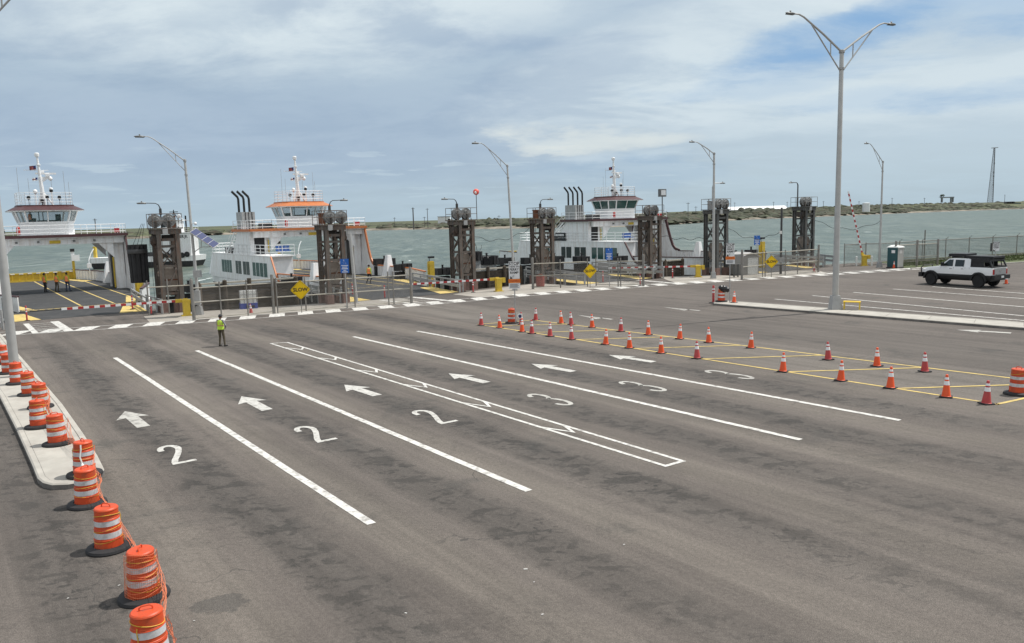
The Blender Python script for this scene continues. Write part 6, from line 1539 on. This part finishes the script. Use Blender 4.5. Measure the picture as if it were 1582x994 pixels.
# gantry frame and palm
d=900; x,zb=far(1463,313,d); t=thing('shore_gantry','grey concrete frame standing on the far shore beside a ragged palm','frame',(x,d,zb)); m=MB(); m.b2(-6,8,0,4,5,6.2); m.build('beam','far_grey',t); m=MB(); [m.b2(xx-.6,xx+.6,.5,3,0,5) for xx in(-5,5.5,7.3)]; m.build('pillar','far_grey',t)
x,zb=far(1454.5,313,d-12); t=thing('palm_tree','ragged palm left of the concrete frame on the far shore','palm',(x,d-12,zb)); m=MB(); m.path([(0,0,0),(.3,0,4),(.1,0,7.5)],[.4,.3,.28],6); m.build('trunk','far_pole',t); m=MB(); r_=random.Random(4)
for k in range(26):
    a_=r_.random()*6.28; e_=r_.uniform(-.7,.9); L_=r_.uniform(2.2,3.6); p=Vector((.1,0,7.5)); q=p+Vector((math.cos(a_)*math.cos(e_)*L_*.6,math.sin(a_)*math.cos(e_)*L_*.6,math.sin(e_)*L_*.6)); s_=q+Vector((math.cos(a_)*L_*.4,math.sin(a_)*L_*.4,-L_*.25)); m.path([p,q,s_],[.15,.35,.05],4)
m.build('crown','palm_leaf',t)
d=1450; x,zb=far(1545,317,d); t=thing('shore_shed','low dark open shed at the foot of the lattice mast','shed',(x,d-30,zb-.5)); m=MB(); m.b2(-7,7,0,8,5.2,6.2); m.build('roof','far_grey',t); m=MB(); [m.b2(xx-.4,xx+.4,.5,7,0,5.2) for xx in(-6.5,-2,2,6.5)]; m.b2(-7,7,7,8,0,5.2); m.build('wall','dark_steel',t)
x,zb=far(1556,317.5,d); t=thing('green_container','dark green container right of the open shed on the far shore','container',(x,d-30,zb-.5)); m=MB(); m.b2(-5.5,5.5,0,3,0,4.5); [m.b2(-5.2+k*1.05,-4.8+k*1.05,-.12,0,.2,4.3) for k in range(11)]; m.build('shell','porta_green',t); m=MB(); m.b2(-5.6,5.6,-.2,3.2,4.5,4.8); m.build('roof','far_grey',t)
pp=[(639,349,321,.5,620),(661,347,322,.28,680),(656,347,335,.22,700),(610,350,336,.2,720),(771,342,333,.2,700),(148,355,338,.3,520),(475,350,335,.0,0),(1075,328,319,.2,700),(1195,322,312,.25,1000),(1216,322,312,.25,1000),(1272,319,311,.25,1000),(1327,318,311,.25,1000),(1378,316,306,.25,1000),(1428,315,306,.25,1000),(1552,312,301,.3,1300),(1135,325,313,.2,900),(236,352,346,.2,600),(420,350,339,.2,700),(1063,331,313,.2,600)]
pp=[p for p in pp if p[4]]; pp.sort()
for i,(u,v0,v1,r_,d) in enumerate(pp):
    x,zb=far(u,v0,d); _,z1=far(u,v1,d); m=MB(); m.tube((0,0,-3),(0,0,z1-zb),max(r_,.2)*1.1,max(.18,r_*.9),n=6)
    big=i in (3,) or u==639
    m.bar((-1.4,0,z1-zb-.8),(1.4,0,z1-zb-.8),.25)
    lb='thick dark telephone pole on the far shore, left of the ball tower' if u==639 else '%s far telephone pole along the opposite shore, counted from the left'%ORD[i]
    tag(m.build('telephone_pole','far_pole',None,loc=(x,d,zb)),lb,'utility pole','telephone poles on the far shore')
# low timber pier on the far left
x0,_=far(-60,377,430); x1,_=far(190,377,470); t=thing('far_pier','low dark timber pier far across the water at the left edge','pier',((x0+x1)/2,452,WATER)); L_=(x1-x0)/2
m=MB(); m.b2(-L_,L_,0,6,1.6,2.5); m.build('deck','timber',t); m=MB()
k=-L_+1
while k<L_: 
    m.b2(k,k+random.uniform(1.5,4),.4,5,-1.5,1.59); k+=random.uniform(4,7)
m.build('pile_group','timber',t)
